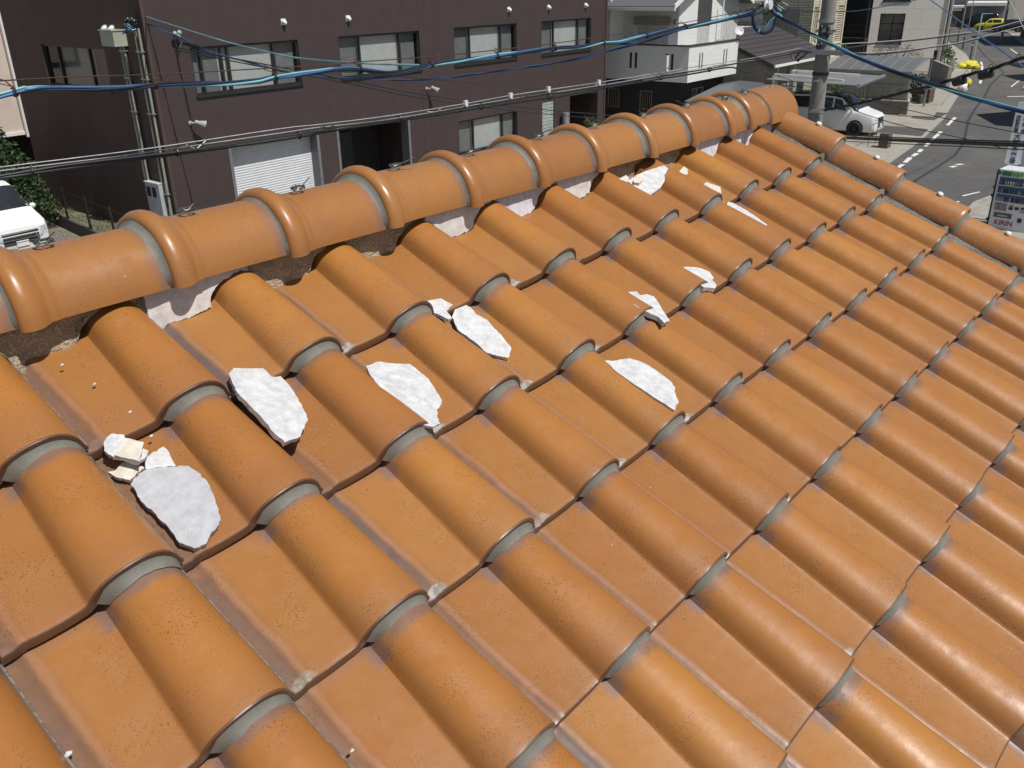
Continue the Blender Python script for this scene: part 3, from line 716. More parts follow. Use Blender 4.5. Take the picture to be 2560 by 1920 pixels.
def window(par, off, place, u0, u1, z0, z1, cuts=(.25,.75), dep=.10, fw=.06, blinds=None, frame_mat=None, sill=True, name='window', zcuts=(), glassmat=None):
    mb = MB(); fm = frame_mat or M_BLACK; d0, d1 = dep - .05, dep + .03; e = .003
    pbox(mb, place, u0+e, u1-e, z0+e, z0+fw, d0, d1); pbox(mb, place, u0+e, u1-e, z1-fw, z1-e, d0, d1)
    pbox(mb, place, u0+e, u0+fw, z0+fw, z1-fw, d0, d1); pbox(mb, place, u1-fw, u1-e, z0+fw, z1-fw, d0, d1)
    for c in cuts: x = u0 + (u1-u0)*c; pbox(mb, place, x-fw*.55, x+fw*.55, z0+fw, z1-fw, d0+.003, d1)
    for c in zcuts: x = z0 + (z1-z0)*c; pbox(mb, place, u0+fw, u1-fw, x-fw*.4, x+fw*.4, d0+.006, d1)
    if sill: pbox(mb, place, u0-.03, u1+.03, z0-.055, z0+.002, -.05, d0-.002)
    fr = mb.build(name, fm, par, off)
    g = MB().poly([place(u0+fw, z0+fw, dep+.005), place(u1-fw, z0+fw, dep+.005), place(u1-fw, z1-fw, dep+.005), place(u0+fw, z1-fw, dep+.005)])
    g.build('pane', glassmat or M_GLASS, fr, off)
    if glassmat is None:
        r = MB(); pbox(r, place, u0+.01, u1-.01, z0+.01, z1-.01, dep+.9, dep+.92)
        for x in (u0+.01, u1-.02): pbox(r, place, x, x+.01, z0+.01, z1-.01, dep+.04, dep+.9)
        pbox(r, place, u0+.02, u1-.02, z0+.01, z0+.02, dep+.04, dep+.9); pbox(r, place, u0+.02, u1-.02, z1-.02, z1-.01, dep+.04, dep+.9)
        r.build('room_lining', M_ROOM, fr, off)
    for f0, f1, m_, dd in (blinds or ()):
        b = MB(); ln = u1 - u0; pbox(b, place, u0+ln*f0, u0+ln*f1, z0+fw*.6, z1-fw*.6, dep+dd, dep+dd+.012); b.build('blind', m_, fr, off)
    return fr

# ------------------------------------------------------------------ dark brown corrugated building across the lane
S0 = -.58; o_ = (S0, 0, 0)
db = bthing('brown_building', 'dark brown two storey building with ribbed metal front and strip windows', 'building', S0, 0)
M_RIB = mat('ribbed_brown_metal', (.060,.041,.040), (.053,.036,.035), .55, 2, c3=(.071,.046,.044), scale3=.25)
M_SMOOTH = mat('smooth_brown_wall', (.074,.045,.039), (.064,.039,.033), .7, 2.5, c3=(.085,.054,.046), scale3=.5, stretch=(1,1,.4))
pf = lambda u, z, d: (u, d, z); ps = lambda u, z, d: (S0 + d, u, z)
WINS = [(.67,4.42,4.17,5.45),(6.05,9.76,4.17,5.45),(11.57,15.26,4.17,5.46),(16.92,20.53,4.17,5.46),(11.64,15.25,.92,2.15)]
OPS = [(*q, .12) for q in WINS] + [(1.5,4.76,0,2.6,.35),(5.68,8.93,0,2.6,1.6),(16.97,17.81,.62,2.3,.10),(19.0,21.2,0,2.34,1.8)]
# facade split so panels differ a little, ribs 63 mm
wall(MB(), S0+.05, 21.75, 0, 7.5, OPS, pf, (.0635, .008)).build('front_wall', M_RIB, db, o_)
LW = (2.28, 5.97, 4.27, 5.46, .12)
wall(MB(), 0.0, 8.2, 0, 7.5, [LW], ps).build('side_wall', M_SMOOTH, db, o_)
for q_ in ((S0-.03, S0+.06), (21.70, 21.80)): MB().box(*q_, -.03, .06, 0, 7.52).build('corner_trim', M_SMOOTH, db, o_)
MB().box(S0-.02, 21.82, -.04, 8.25, 7.5, 7.66).build('roof', M_SMOOTH, db, o_)
MB().add([(21.76,.06,0),(21.76,8.2,0),(21.76,8.2,7.5),(21.76,.06,7.5)], [(0,1,2,3)]).build('side_wall', M_SMOOTH, db, o_)
MB().add([(S0,8.2,0),(21.76,8.2,0),(21.76,8.2,7.5),(S0,8.2,7.5)], [(0,1,2,3)]).build('rear_wall', M_SMOOTH, db, o_)
bl = ((.02,.25,M_BLIND2,.12),(.25,.75,M_BLIND,.10),(.75,.98,M_BLIND2,.12))
for i, q in enumerate(WINS):
    window(db, o_, pf, *q, cuts=((.09,.27,.33,.76) if i == 0 else (.25,.75)), blinds=bl)
window(db, o_, ps, *LW[:4], cuts=(.27,.77), blinds=((.27,.77,M_BLIND2,.12),(.02,.27,M_ROOM,.2),(.77,.98,M_ROOM,.2)))
mb = MB()
for i in range(34):
    z = 2.58 - i * .0765
    mb.grid(lambda a, b, z=z: (1.5 + 3.26 * a, .35 - .012 * math.sin(math.pi * b), z - .0765 * b), 1, 5)
sh = mb.build('roller_shutter', mat('shutter_slat', (.62,.63,.64), (.56,.57,.58), .4, 3), db, o_, smooth=30)
M_FRAME = mat('grey_door_frame', (.17,.17,.185), (.14,.14,.155), .5, 5)
def surround(u0, u1, z1):
    mb = MB(); mb.box(u0-.09, u0+.012, -.02, .352, 0, z1+.08); mb.box(u1-.012, u1+.09, -.02, .352, 0, z1+.08); mb.box(u0+.013, u1-.013, -.02, .352, z1-.012, z1+.08)
    return mb.build('opening_frame', M_FRAME, db, o_)
surround(1.5, 4.76, 2.6); surround(5.68, 8.93, 2.6)
mb = MB(); mb.box(5.6, 9.0, 1.6, 1.66, 0, 2.7); mb.build('entrance_recess', M_ROOM, db, o_)
mb = MB(); mb.box(6.6, 7.6, 1.52, 1.58, .02, 2.2); mb.build('door', mat('dark_door', (.035,.033,.033), rough=.5), db, o_)
mb = MB()
for i in range(6):
    for j in range(12):
        x, z = 16.99 + i * .134, .64 + j * .138; mb.box(x+.008, x+.126, .03, .09, z+.008, z+.13)
mb.build('glass_block_panel', mat('glass_block', (.42,.46,.44), (.30,.35,.34), .12, 12, spec=.7), db, o_)
MB().box(16.975, 17.805, .05, .08, .625, 2.295).build('glass_block_joint', mat('block_joint', (.12,.13,.12), rough=.8), db, o_)
mb = MB(); mb.box(18.95, 21.25, 1.8, 1.86, 0, 2.4); mb.build('passage_recess', mat('passage_wall', (.05,.042,.040), rough=.9), db, o_)
def on_face(name, label, cat, place, u, z, group=None):
    p = place(u, z, 0); t = thing(name, label, cat, bw(*p), group, TH); return t, p
M_CAP = mat('vent_cap_white', (.66,.66,.66), (.60,.60,.60), .3, 10)
def vent(place, u, z, label):
    t, p = on_face('vent_hood', label, 'vent', place, u, z, 'white vent hoods on the brown building')
    mb = MB()
    def fn(a, b):
        th = math.pi * a; ph = math.pi * .56 * b; r = .085
        return place(u - r * math.cos(th) * math.cos(ph * .0 + 0) * (1 if b < 2 else 1) * math.cos(max(0, ph - .9)), z + r * (math.sin(th) * .9) * math.cos(ph) + r * .1 - .05 * b, -.01 - .13 * math.sin(ph) * (.35 + .65 * math.sin(th)))
    mb.grid(fn, 14, 8); mb.build('hood', M_CAP, t, p, smooth=60)
    m2 = MB(); pbox(m2, place, u-.09, u+.09, z-.09, z+.09, -.012, -.001); m2.build('wall_plate', M_CAP, t, p)
for u, lb in zip((3.96,6.53,14.79,17.39,20.08), ('above the first strip window, nearest the corner','between the first and second strip windows','on the brown front between second and third strip windows','left of the fourth strip window','above the fourth strip window at the far end')):
    vent(pf, u, 5.97, 'white vent hood ' + lb)
vent(ps, 1.96, 5.97, 'white vent hood on the brown side wall, farther of the close pair')
vent(ps, 1.59, 5.97, 'white vent hood on the brown side wall, just over the beige box')
M_LAMP = mat('floodlight_grey', (.40,.41,.36), (.33,.34,.30), .4, 12)
def flood(u, z, label, yaw):
    t, p = on_face('floodlight', label, 'floodlight', pf, u, z, 'floodlights on the brown front')
    b = Vector(pf(u, z, 0)); mb = MB(); mb.tube([b + Vector((-.12,0,0)), b + Vector((-.10,-.12,.0)), b + Vector((0,-.25,.0))], .03, 8)
    mb.lathe([(.001,0),(.06,0),(.06,.03),(.001,.03)], b + Vector((-.12,-.03,0)), 'y', 12); mb.build('bracket', M_LAMP, t, p, smooth=40)
    d = Vector((yaw, -.55, -.35)).normalized(); h = b + Vector((0,-.27,0)); m2 = MB()
    rs = [.045,.06,.062,.075,.105,.118,.118]; hs = [-.12,-.10,0,.02,.13,.16,.175]
    m2.tube([h + d * q for q in hs], rs, 14); m2.build('lamp_head', M_LAMP, t, p, smooth=40)
    m3 = MB(); m3.tube([h + d * .176, h + d * .18], .105, 14); m3.build('lens', mat('lens', (.30,.31,.30), rough=.1), t, p)
flood(.43, 3.48, 'grey floodlight low on the brown front near its corner', .8); flood(10.1, 3.5, 'grey floodlight on the brown front right of the dark doorway', .25)
t, p = on_face('insulator_bracket', 'pale green insulator bracket with cable on the brown front near the corner', 'insulator', pf, .25, 5.8)
b = Vector(pf(.25, 5.8, 0)); mb = MB(); mb.tube([b, b+Vector((0,-.2,0)), b+Vector((.05,-.24,-.06))], .018, 6)
mb.ball(b+Vector((-.06,-.16,.04)), .06, 8, 5); mb.ball(b+Vector((.08,-.16,.05)), .07, 8, 5); mb.build('insulator', mat('pale_insulator', (.36,.42,.38), rough=.3), t, p, smooth=60)
mb = MB(); mb.tube([b+Vector((-.05,-.05,-.15)), b+Vector((0,-.12,-.42)), b+Vector((.1,-.05,-.3)), b+Vector((.22,-.03,-.18)), b+Vector((.7,-.02,-.35))], .02, 6)
mb.tube([b+Vector((-.02,-.02,-.4)), b+Vector((.10,-.02,-2.2))], .018, 6); mb.build('cable', M_BLACK, t, p, smooth=60)
for u, lb in ((5.12, 'dark steel post beside the shutter, left of the dark doorway'), (9.35, 'dark steel post right of the dark doorway')):
    t = bthing('guard_post', lb, 'post', u, -.35, 'guard posts before the brown building')
    MB().lathe([(.001,.78),(.05,.77),(.06,.74),(.06,0)], (u,-.35,0), 'z', 12).build('post', M_FRAME, t, (u,-.35,0), smooth=50)
t = bthing('steel_duct', 'steel cylinder standing before the brown wall beside the dark passage', 'duct', 18.35, -.25)
MB().lathe([(.001,1.75),(.16,1.75),(.16,0)], (18.35,-.25,0), 'z', 18).build('duct_tube', M_STEEL, t, (18.35,-.25,0), smooth=50)
# pipes, boxes on the side wall
M_PIPE = mat('beige_conduit', (.30,.31,.25), (.25,.26,.21), .5, 6)
def conduit(us, z0, z1, label, tops=None):
    t, p = on_face('conduit_pair', label, 'conduit', ps, us[0], 0, 'conduit pairs on the side wall')
    for u in us:
        mb = MB(); mb.tube([ps(u, z0, -.07), ps(u - .0, z1, -.07)], .038, 8); pp = mb.build('pipe', M_PIPE, t, p, smooth=60)
    mb = MB()
    for z in (1.6, 2.7, 3.8, 4.7, 5.4):
        if z < z1: pbox(mb, ps, min(us)-.07, max(us)+.07, z, z+.035, -.115, -.002)
    mb.build('pipe_clamp', M_STEEL, t, p)
conduit((1.21,1.07), .2, 5.58, 'pair of beige conduits running down from the beige box')
conduit((.36,.17), .2, 6.0, 'pair of beige conduits running up to the cable cluster at the corner')
t, p = on_face('cable_box', 'beige sheet metal box hung high on the brown side wall', 'box', ps, 1.28, 5.52)
mb = MB(); pbox(mb, ps, .95, 1.62, 5.54, 5.93, -.38, -.002); pbox(mb, ps, .93, 1.64, 5.93, 5.96, -.42, 0); mb.build('case', mat('beige_sheet', (.40,.41,.33), (.35,.36,.29), .45, 5), t, p)
t, p = on_face('meter_box', 'light grey electric meter box with two windows on the brown side wall', 'meter box', ps, .7, .95)
mb = MB(); pbox(mb, ps, .34, 1.04, .95, 1.9, -.22, -.002); bx = mb.build('case', mat('meter_grey', (.42,.43,.46), (.38,.39,.42), .45, 5), t, p)
mb = MB(); pbox(mb, ps, .33, 1.05, 1.9, 1.925, -.25, 0); mb.build('lid', M_CAP, t, p)
for u in (.80, .52):
    m2 = MB(); pbox(m2, ps, u, u+.19, 1.50, 1.78, -.228, -.221); m2.build('meter_window', M_GLASSD, t, p)
# cable cluster at the corner
t, p = on_face('cable_anchor', 'tangle of blue cable ends and clamps at the top corner of the brown building', 'cable anchor', ps, .3, 6.1)
mb = MB(); mb.bar(ps(.27,5.95,-.1), ps(.20,6.5,-.12), .05); mb.bar(ps(.05,6.2,-.16), ps(.5,6.15,-.14), .05)
for k in range(5): mb.ball(Vector(ps(.08+.1*k, 6.18+.04*(k%2), -.2)), .055, 8, 5)
mb.build('bracket', M_BLACK, t, p)
M_BLUE = mat('blue_cable', (.04,.13,.30), (.028,.10,.24), .42, 5); M_CYAN = mat('turquoise_cable', (.20,.43,.44), (.16,.36,.38), .42, 5)
M_NAVY = mat('navy_cable', (.012,.028,.085), (.01,.02,.06), .4, 5); M_BLK = mat('black_cable', (.013,.013,.015), (.02,.02,.022), .4, 5)
for k in range(7):
    mb = MB(); c = Vector(ps(.15+.06*k, 6.12, -.22)); pts = [c + Vector((.12*math.cos(a*.9+k), .16*math.sin(a+k), -.26*math.sin(a*.5)*(.5+.08*k))) for a in [q*.4 for q in range(12)]]
    mb.tube(pts, .014, 5); mb.build('cable_end', (M_BLUE, M_CYAN, M_NAVY)[k % 3], t, p, smooth=60)
# low kerb with wire fence along the building, grass strip
s0_, s1_ = Vector((11.72, 31.6, 0)), Vector((10.75, 21.5, 0)); dk = (s1_ - s0_).normalized(); nk = Vector((-dk.y, dk.x, 0))
M_OLDC = mat('old_concrete', (.115,.105,.095), (.085,.078,.07), .9, 6, bump=.3, c3=(.16,.15,.135), scale3=1)
fw_ = thing('kerb_wall', 'low old concrete kerb wall carrying the black wire fence', 'kerb wall', s0_)
MB().ext([s0_ + Vector((0,0,-.005)), s0_ + nk*.13 + Vector((0,0,-.005)), s0_ + nk*.13 + Vector((0,0,.36)), s0_ + Vector((0,0,.36))], s1_ - s0_).build('wall', M_OLDC, fw_, s0_)
ft = thing('wire_fence', 'black wire mesh fence on the low kerb beside the brown building', 'fence', s0_)
n_ = 6
for k in range(n_):
    q = s0_ + dk * (.6 + 1.9 * k) + nk * .06; mb = MB(); mb.bar(q + Vector((0,0,.36)), q + Vector((0,0,1.35)), .055); mb.box(q.x-.05, q.x+.05, q.y-.05, q.y+.05, .36, .40); mb.build('post', M_BLACK, ft, s0_)
mb = MB(); q = s0_ + nk*.06; L_ = (s1_-s0_).length
for k in range(2): mb.tube([q + Vector((0,0,.52+.74*k)), q + dk*L_ + Vector((0,0,.52+.74*k))], .006, 4)
for k in range(int(L_/.24)): mb.tube([q + dk*(k*.24) + Vector((0,0,.45)), q + dk*(k*.24) + Vector((0,0,1.3))], .0022, 3)
mb.build('wire_mesh', M_BLACK, ft, s0_)
LEAF = mat('leaf_green', (.052,.10,.018), (.030,.065,.012), .6, 3, c3=(.085,.13,.03), scale3=2)
LEAFD = mat('leaf_dark_green', (.03,.062,.016), (.018,.038,.010), .6, 3, c3=(.055,.09,.022), scale3=2)
LEAFY = mat('leaf_yellow_green', (.10,.15,.03), (.06,.10,.02), .6, 4)
BARK = mat('bark', (.09,.07,.05), (.06,.045,.035), .9, 20, bump=.5)
def leaves(mb, c, r, n, size, rr, sq=(1,1,1), up=.3):
    c = Vector(c)
    for _ in range(n):
        d = Vector((rr.gauss(0,1), rr.gauss(0,1), rr.gauss(0,1))).normalized() * r * (rr.random() ** .4); d = Vector((d.x*sq[0], d.y*sq[1], d.z*sq[2]))
        a = Vector((rr.gauss(0,1), rr.gauss(0,1), rr.gauss(0,1)+up)).normalized(); b = a.cross(Vector((rr.gauss(0,1), rr.gauss(0,1), rr.gauss(0,1)))).normalized()
        e = a.cross(b).normalized(); s_ = size * rr.uniform(.6, 1.4); p = c + d
        mb.add([p - b*s_, p - e*s_*.45 + a*s_*.1, p + b*s_, p + e*s_*.45 + a*s_*.1], [(0,1,2,3)])
def plant(name, label, cat, base, blobs, lm=None, leaf=.06, n=260, seed=1, trunk=None, group=None):
    rr = random.Random(seed); base = Vector(base); t = thing(name, label, cat, base, group); mb = MB()
    for (x, y, z, r) in blobs: leaves(mb, base + Vector((x, y, z)), r, int(n * r * r * 4) + 20, leaf, rr)
    mb.build('crown' if trunk else 'foliage', lm or LEAF, t, base)
    mt_ = MB(); h = trunk or .25
    for (x, y, z, r) in blobs[:6]:
        mt_.tube([base + Vector((x*.1, y*.1, -.01)), base + Vector((x*.35, y*.35, h*.6)), base + Vector((x, y, z))], [.05 if trunk else .02, .035 if trunk else .014, .008], 6)
    mt_.build('trunk' if trunk else 'stem', BARK, t, base, smooth=60)
    return t
mb = MB(); rr = random.Random(3)
for k in range(900):
    f = rr.random(); q = s0_ + dk * (L_ * f) + nk * rr.uniform(.16, 1.0 + .4*f); q.z = .30
    if noise.noise(q * 1.3) < -.05: continue
    d = Vector((rr.gauss(0,.35), rr.gauss(0,.35), 1)).normalized() * rr.uniform(.06,.2); s_ = Vector((rr.gauss(0,1), rr.gauss(0,1), 0)).normalized() * .012
    mb.add([q - s_, q + s_, q + d], [(0,1,2)])
g = mb.build('grass', LEAFY, kind='stuff'); 
mb = MB(); mb.poly([s0_ + nk*.13 + Vector((0,0,.3)), s1_ + nk*.13 + Vector((0,0,.3)), s1_ + nk*2.0 + Vector((0,0,.3)), s0_ + nk*1.2 + Vector((0,0,.3))]); struct(mb, 'ground_strip', mat('strip_soil', (.17,.155,.10), (.10,.10,.05), .95, 5, c3=(.2,.19,.16), scale3=2))
# tree and beige building at far left
plant('leafy_tree', 'bushy dark green tree beside the brown building behind the left minivan', 'tree', bw(-2.25,7.5), [(0,0,2.9,.6),(.2,.1,2.2,.75),(-.6,.2,2.6,.8),(.35,-.5,1.6,.8),(.5,-.9,1.0,.7),(-.5,-.5,1.4,.8),(.6,-1.6,.7,.55),(-.3,.3,3.5,.4),(-1,0,3.2,.7),(-1.2,0,1.8,.9)], LEAFD, .07, 420, 5, 2.2)
lb_ = bthing('beige_building', 'pale pinkish building behind the brown one at the left edge', 'building', -7, 12)
M_PINK = mat('pinkish_render', (.60,.50,.43), (.54,.45,.385), .85, 2, bump=.1)
oo = (-7,12,0); plb = lambda u, z, d: (u, 12 + d, z)
wall(MB(), -7, 4, 2.2, 8, [(-4.5,-1.2,4.4,5.9,.15)], plb).build('wall', M_PINK, lb_, oo); window(lb_, oo, plb, -4.5,-1.2,4.4,5.9, cuts=(.5,))
mb = MB(); mb.box(-7,4,12.15,20,2.2,8); mb.build('upper_storey', M_PINK, lb_, oo)
mb = MB(); mb.box(-7,4,11.94,12.12,2.08,2.2); mb.build('string_course', M_WHITE, lb_, oo)
mb = MB(); mb.box(-7,4,13.2,20,0,2.08); mb.build('lower_storey', mat('dark_base', (.06,.055,.05), rough=.9), lb_, oo)
mb = MB(); mb.box(.9,1.02,11.80,11.92,2.0,8.2); mb.build('downpipe', M_WHITE, lb_, oo)
MB().box(-7.2,4.2,11.7,20.2,8.0,8.2).build('roof', M_FRAME, lb_, oo)

# ------------------------------------------------------------------ vehicles (lofted body: stations along the length, nose at x=0)
def lerp(a, b, f): return a + (b - a) * f
class Body:
    """stations: (x, z_bottom, half_width, z_belt, half_belt, z_top, half_top)"""
    def __init__(s, st): s.st = st
    def at(s, x):
        st = s.st
        if x <= st[0][0]: return st[0][1:]
        for a, b in zip(st, st[1:]):
            if x <= b[0]:
                f = (x - a[0]) / (b[0] - a[0]); f = f * f * (3 - 2 * f) * .4 + f * .6
                return tuple(lerp(p, q, f) for p, q in zip(a[1:], b[1:]))
        return st[-1][1:]
    def P(s, x, k, side=1, out=0.0):
        zb, hw, zl, hl, zt, ht = s.at(x)
        ks = [(0, 0, zb), (.08, hw*.86, zb), (.16, hw*.97, zb+.10), (.30, hw, zb+(zl-zb)*.45), (.42, hw*.995, zb+(zl-zb)*.8), (.5, hl, zl), (.52, hl-.012, zl+.015),
              (.78, lerp(hl, ht, .92), lerp(zl, zt, .86)), (.86, ht*.93, lerp(zl, zt, .965)), (.93, ht*.62, zt), (1, 0, zt)]
        for (k0, y0, z0), (k1, y1, z1) in zip(ks, ks[1:]):
            if k <= k1 + 1e-9:
                f = (k - k0) / (k1 - k0); p = Vector((x, lerp(y0, y1, f), lerp(z0, z1, f))); n = Vector((0, (z1 - z0), -(y1 - y0)))
                n = n.normalized() if n.length > 1e-6 else Vector((0, 0, 1)); p += n * out
                return Vector((p.x, p.y * side, p.z))
    def mesh(s):
        mb = MB(); KS = [0,.08,.16,.23,.30,.36,.42,.46,.5,.52,.6,.7,.78,.82,.86,.93,1]; xs = []
        for a, b in zip(s.st, s.st[1:]): xs += [lerp(a[0], b[0], q / 4) for q in range(4)]
        xs.append(s.st[-1][0]); row = len(KS) * 2 - 1
        for x in xs:
            r = [s.P(x, k, 1) for k in KS] + [s.P(x, k, -1) for k in KS[::-1][1:]]
            mb.v += r
        for i in range(len(xs) - 1):
            for j in range(row - 1): mb.f.append((i*row+j, (i+1)*row+j, (i+1)*row+j+1, i*row+j+1))
        mb.f.append(tuple(range(row))[::-1]); mb.f.append(tuple((len(xs)-1)*row + j for j in range(row)))
        return mb
    def patch(s, x0, x1, k0, k1, sides=(1,), out=.006, slope=(0, 0), nx=8, nk=5):
        mb = MB()
        for sd in sides:
            mb.grid(lambda a, b: s.P(lerp(x0 + slope[0]*b, x1 + slope[1]*b, a), lerp(k0, k1, b), sd, out), nx, nk)
        return mb
    def across(s, x0, x1, kmax0, kmax1, out=.006):
        mb = MB()
        def fn(a, b):
            x = lerp(x0, x1, a); km = lerp(kmax0, kmax1, a); q = 2 * b - 1
            k = 1 - (1 - km) * abs(q); p = s.P(x, k, 1 if q >= 0 else -1, 0); return p + Vector((-out * .8, 0, out))
        return mb.grid(fn, 8, 16)
M_CARW = mat('white_car_paint', (.74,.74,.72), (.72,.72,.70), .22, 1.5, spec=.6)
M_CARY = mat('yellow_car_paint', (.72,.62,.03), (.70,.59,.025), .25, 1.5, spec=.6)
M_CARK = mat('black_car_paint', (.012,.012,.014), (.015,.015,.017), .18, 1.5, spec=.6)
M_CARS = mat('silver_car_paint', (.45,.46,.47), (.43,.44,.45), .28, 1.5, metal=.4)
M_TYRE = mat('tyre_rubber', (.018,.018,.018), rough=.85); M_RIM = mat('alloy_rim', (.45,.46,.48), rough=.3, metal=.8); M_RIMK = mat('dark_rim', (.03,.03,.033), rough=.35, metal=.3)
M_CHROME = mat('chrome', (.72,.73,.75), rough=.12, metal=1.0); M_LIGHT = mat('headlight_lens', (.55,.57,.60), (.30,.32,.35), .08, 18, spec=.8); M_RED = mat('tail_lens', (.35,.02,.02), rough=.2)
M_PLATE = mat('number_plate', (.75,.75,.72), rough=.5)
def car(name, label, cat, loc, rz, st, paint, roofm=None, wheels=(.95, 3.75), wr=.32, rim=None, ws=None, win=(), grille=None, lamp=None, bars=4, group=None, chrome=True, hw=.83):
    B = Body(st); t = thing(name, label, cat, loc, group, rz)
    b = B.mesh().build('body', paint, t, smooth=32)
    if ws: B.across(ws[0], ws[1], ws[2], ws[3]).build('windscreen', M_GLASSD, t, smooth=60)
    for (x0, x1, sl) in win:
        for sd in (1, -1): B.patch(x0, x1, .535, .755, (sd,), .007, sl).build('side_window', M_GLASSD, t, smooth=60)
    if roofm: B.across(roofm[0], roofm[1], .80, .80, .006).build('roof_panel', M_CARK, t, smooth=60)
    for x in wheels:
        for sd in (1, -1):
            y = (B.at(x)[1] - .10) * sd; wh = MB()
            wh.lathe([(wr*.62,-.10),(wr*.93,-.10),(wr,-.07),(wr,.07),(wr*.93,.105),(wr*.62,.105)], (x, y, wr), 'y', 22)
            tw = wh.build('wheel', M_TYRE, t, smooth=40)
            rm = MB(); rm.lathe([(.001,.085*sd),(wr*.15,.09*sd),(wr*.16,.075*sd)], (x, y, wr), 'y', 12)
            for q in range(10):
                a = q * math.pi / 5; c_ = Vector((x, y + .08*sd, wr)); rm.bar(c_, c_ + Vector((math.cos(a), 0, math.sin(a))) * wr * .62, .035, .02)
            rm.lathe([(wr*.64,.0),(wr*.64,.095*sd),(wr*.58,.095*sd)], (x, y, wr), 'y', 22); rm.build('rim', rim or M_RIM, tw)
            ar = MB(); ar.lathe([(.001,.0),(wr*1.17,.0)], (x, (B.at(x)[1] + .004) * sd, wr + .02), 'y', 24); ar.build('wheel_arch', M_TYRE, t)
            tw2 = tw; tw2.location.y = .115 * sd
    if grille:
        z0, z1, y1 = grille; 
        def gr(a, b):
            y = lerp(-y1, y1, a); z = lerp(z0, z1, b); return (nose(B, y, z) - .012, y, z)
        g = MB().grid(gr, 16, 6).build('grille', M_BLACK, t, smooth=60)
        if bars:
            m_ = MB()
            for q in range(bars):
                z = lerp(z0, z1, (q + .6) / bars); m_.tube([(nose(B, y, z) - .03, y, z) for y in [lerp(-y1, y1, k / 14) for k in range(15)]], .014, 5)
            m_.build('grille_bar', M_CHROME if chrome else M_BLACK, g, smooth=60)
    if lamp:
        z0, z1, y0, y1 = lamp
        for sd in (1, -1):
            MB().grid(lambda a, b: (nose(B, lerp(y0, y1, a), lerp(z0, z1, b) + .06 * a) - .014, sd * lerp(y0, y1, a), lerp(z0, z1, b) + .06 * a), 8, 6).build('headlight', M_LIGHT, t, smooth=60)
    for sd in (1, -1):
        x = (ws[0] if ws else 1.2) + .25; p = B.P(x, .53, sd, .0); m_ = MB(); m_.ball(p + Vector((0, .11*sd, .06)), .11, 10, 7, (.6, .9, .75)); m_.bar(p, p + Vector((0, .09*sd, .03)), .04); m_.build('wing_mirror', paint, t, smooth=60)
    x = .0; pl = MB(); zp = st[0][1] + .17; pl.box(nose(B, 0, zp) - .035, nose(B, 0, zp) - .012, -.17, .17, zp - .08, zp + .08); pl.build('number_plate', M_PLATE, t)
    return t, B
def nose(B, y, z):
    """x of the nose surface at (y, z): first station whose section contains the point"""
    x = B.st[0][0]
    while x < 2.0:
        zb, hw, zl, hl, zt, ht = B.at(x)
        if z <= zt:
            yy = 0
            for k in range(1, 41):
                p0, p1 = B.P(x, (k-1)/40), B.P(x, k/40)
                if min(p0.z, p1.z) - 1e-6 <= z <= max(p0.z, p1.z) + 1e-6: yy = max(yy, p0.y, p1.y)
            if yy >= abs(y): return x
        x += .02
    return x
VAN = [(0,.30,.58,.62,.56,.64,.50),(.06,.22,.74,.82,.70,.86,.62),(.20,.20,.80,.93,.76,.97,.70),(.55,.19,.835,1.02,.80,1.07,.74),(.78,.19,.85,1.06,.82,1.14,.76),(.86,.19,.85,1.07,.82,1.20,.74),(1.75,.19,.85,1.10,.82,1.73,.66),(2.1,.19,.85,1.11,.82,1.80,.67),(3.0,.19,.85,1.12,.82,1.84,.68),(4.3,.20,.85,1.12,.82,1.80,.67),(4.62,.24,.84,1.10,.80,1.55,.68),(4.70,.34,.80,.98,.76,1.05,.70)]
# right: white minivan with black roof, nose towards the street
hv = bw(30.45, -9.95)
car('minivan', 'white minivan with black roof parked nose out beside the utility pole', 'minivan', hv, TH + rad(90) + rad(1), VAN, M_CARW, (1.75, 4.4), wheels=(.93, 3.75), wr=.33, rim=M_RIMK, ws=(.89, 1.74, .58, .80),
    win=((1.42, 2.05, (.30, .0)), (2.13, 3.15, (0, 0)), (3.23, 4.25, (0, -.1))), grille=(.40, .84, .42), lamp=(.66, .80, .42, .72), bars=3, chrome=True)
VAN2 = [(0,.30,.62,.66,.60,.68,.54),(.05,.22,.78,.86,.74,.90,.66),(.16,.20,.84,.98,.80,1.02,.74),(.45,.19,.86,1.08,.82,1.13,.77),(.66,.19,.87,1.12,.84,1.20,.79),(.74,.19,.87,1.13,.84,1.27,.77),(1.42,.19,.87,1.15,.84,1.84,.69),(1.8,.19,.87,1.15,.84,1.92,.70),(3.0,.19,.87,1.15,.84,1.95,.71),(4.4,.20,.87,1.15,.84,1.90,.70),(4.75,.24,.86,1.12,.82,1.6,.70),(4.83,.34,.82,1.0,.78,1.08,.72)]
# left: white minivan on the gravel
car('minivan', 'white minivan with wide chrome barred grille on the gravel at the left edge', 'minivan', Vector((9.05, 24.95, .0)), rad(-88) + rad(180), VAN2, M_CARW, None, wheels=(.93, 3.85), wr=.33, ws=(.77, 1.42, .55, .80),
    win=((1.42, 2.05, (.30, .0)), (2.13, 3.15, (0, 0)), (3.23, 4.25, (0, -.1))), grille=(.46, .80, .50), lamp=(.56, .80, .50, .74), bars=4)
CAR = [(0,.30,.55,.58,.53,.60,.48),(.08,.22,.72,.72,.68,.74,.60),(.3,.20,.80,.83,.76,.86,.70),(.8,.19,.83,.92,.79,.95,.73),(1.05,.19,.83,.94,.79,.99,.70),(1.65,.19,.83,.97,.79,1.46,.60),(2.2,.19,.83,.98,.79,1.52,.61),(3.1,.20,.83,1.0,.78,1.49,.60),(3.55,.24,.81,.99,.76,1.28,.60),(3.68,.32,.78,.92,.74,.98,.68)]
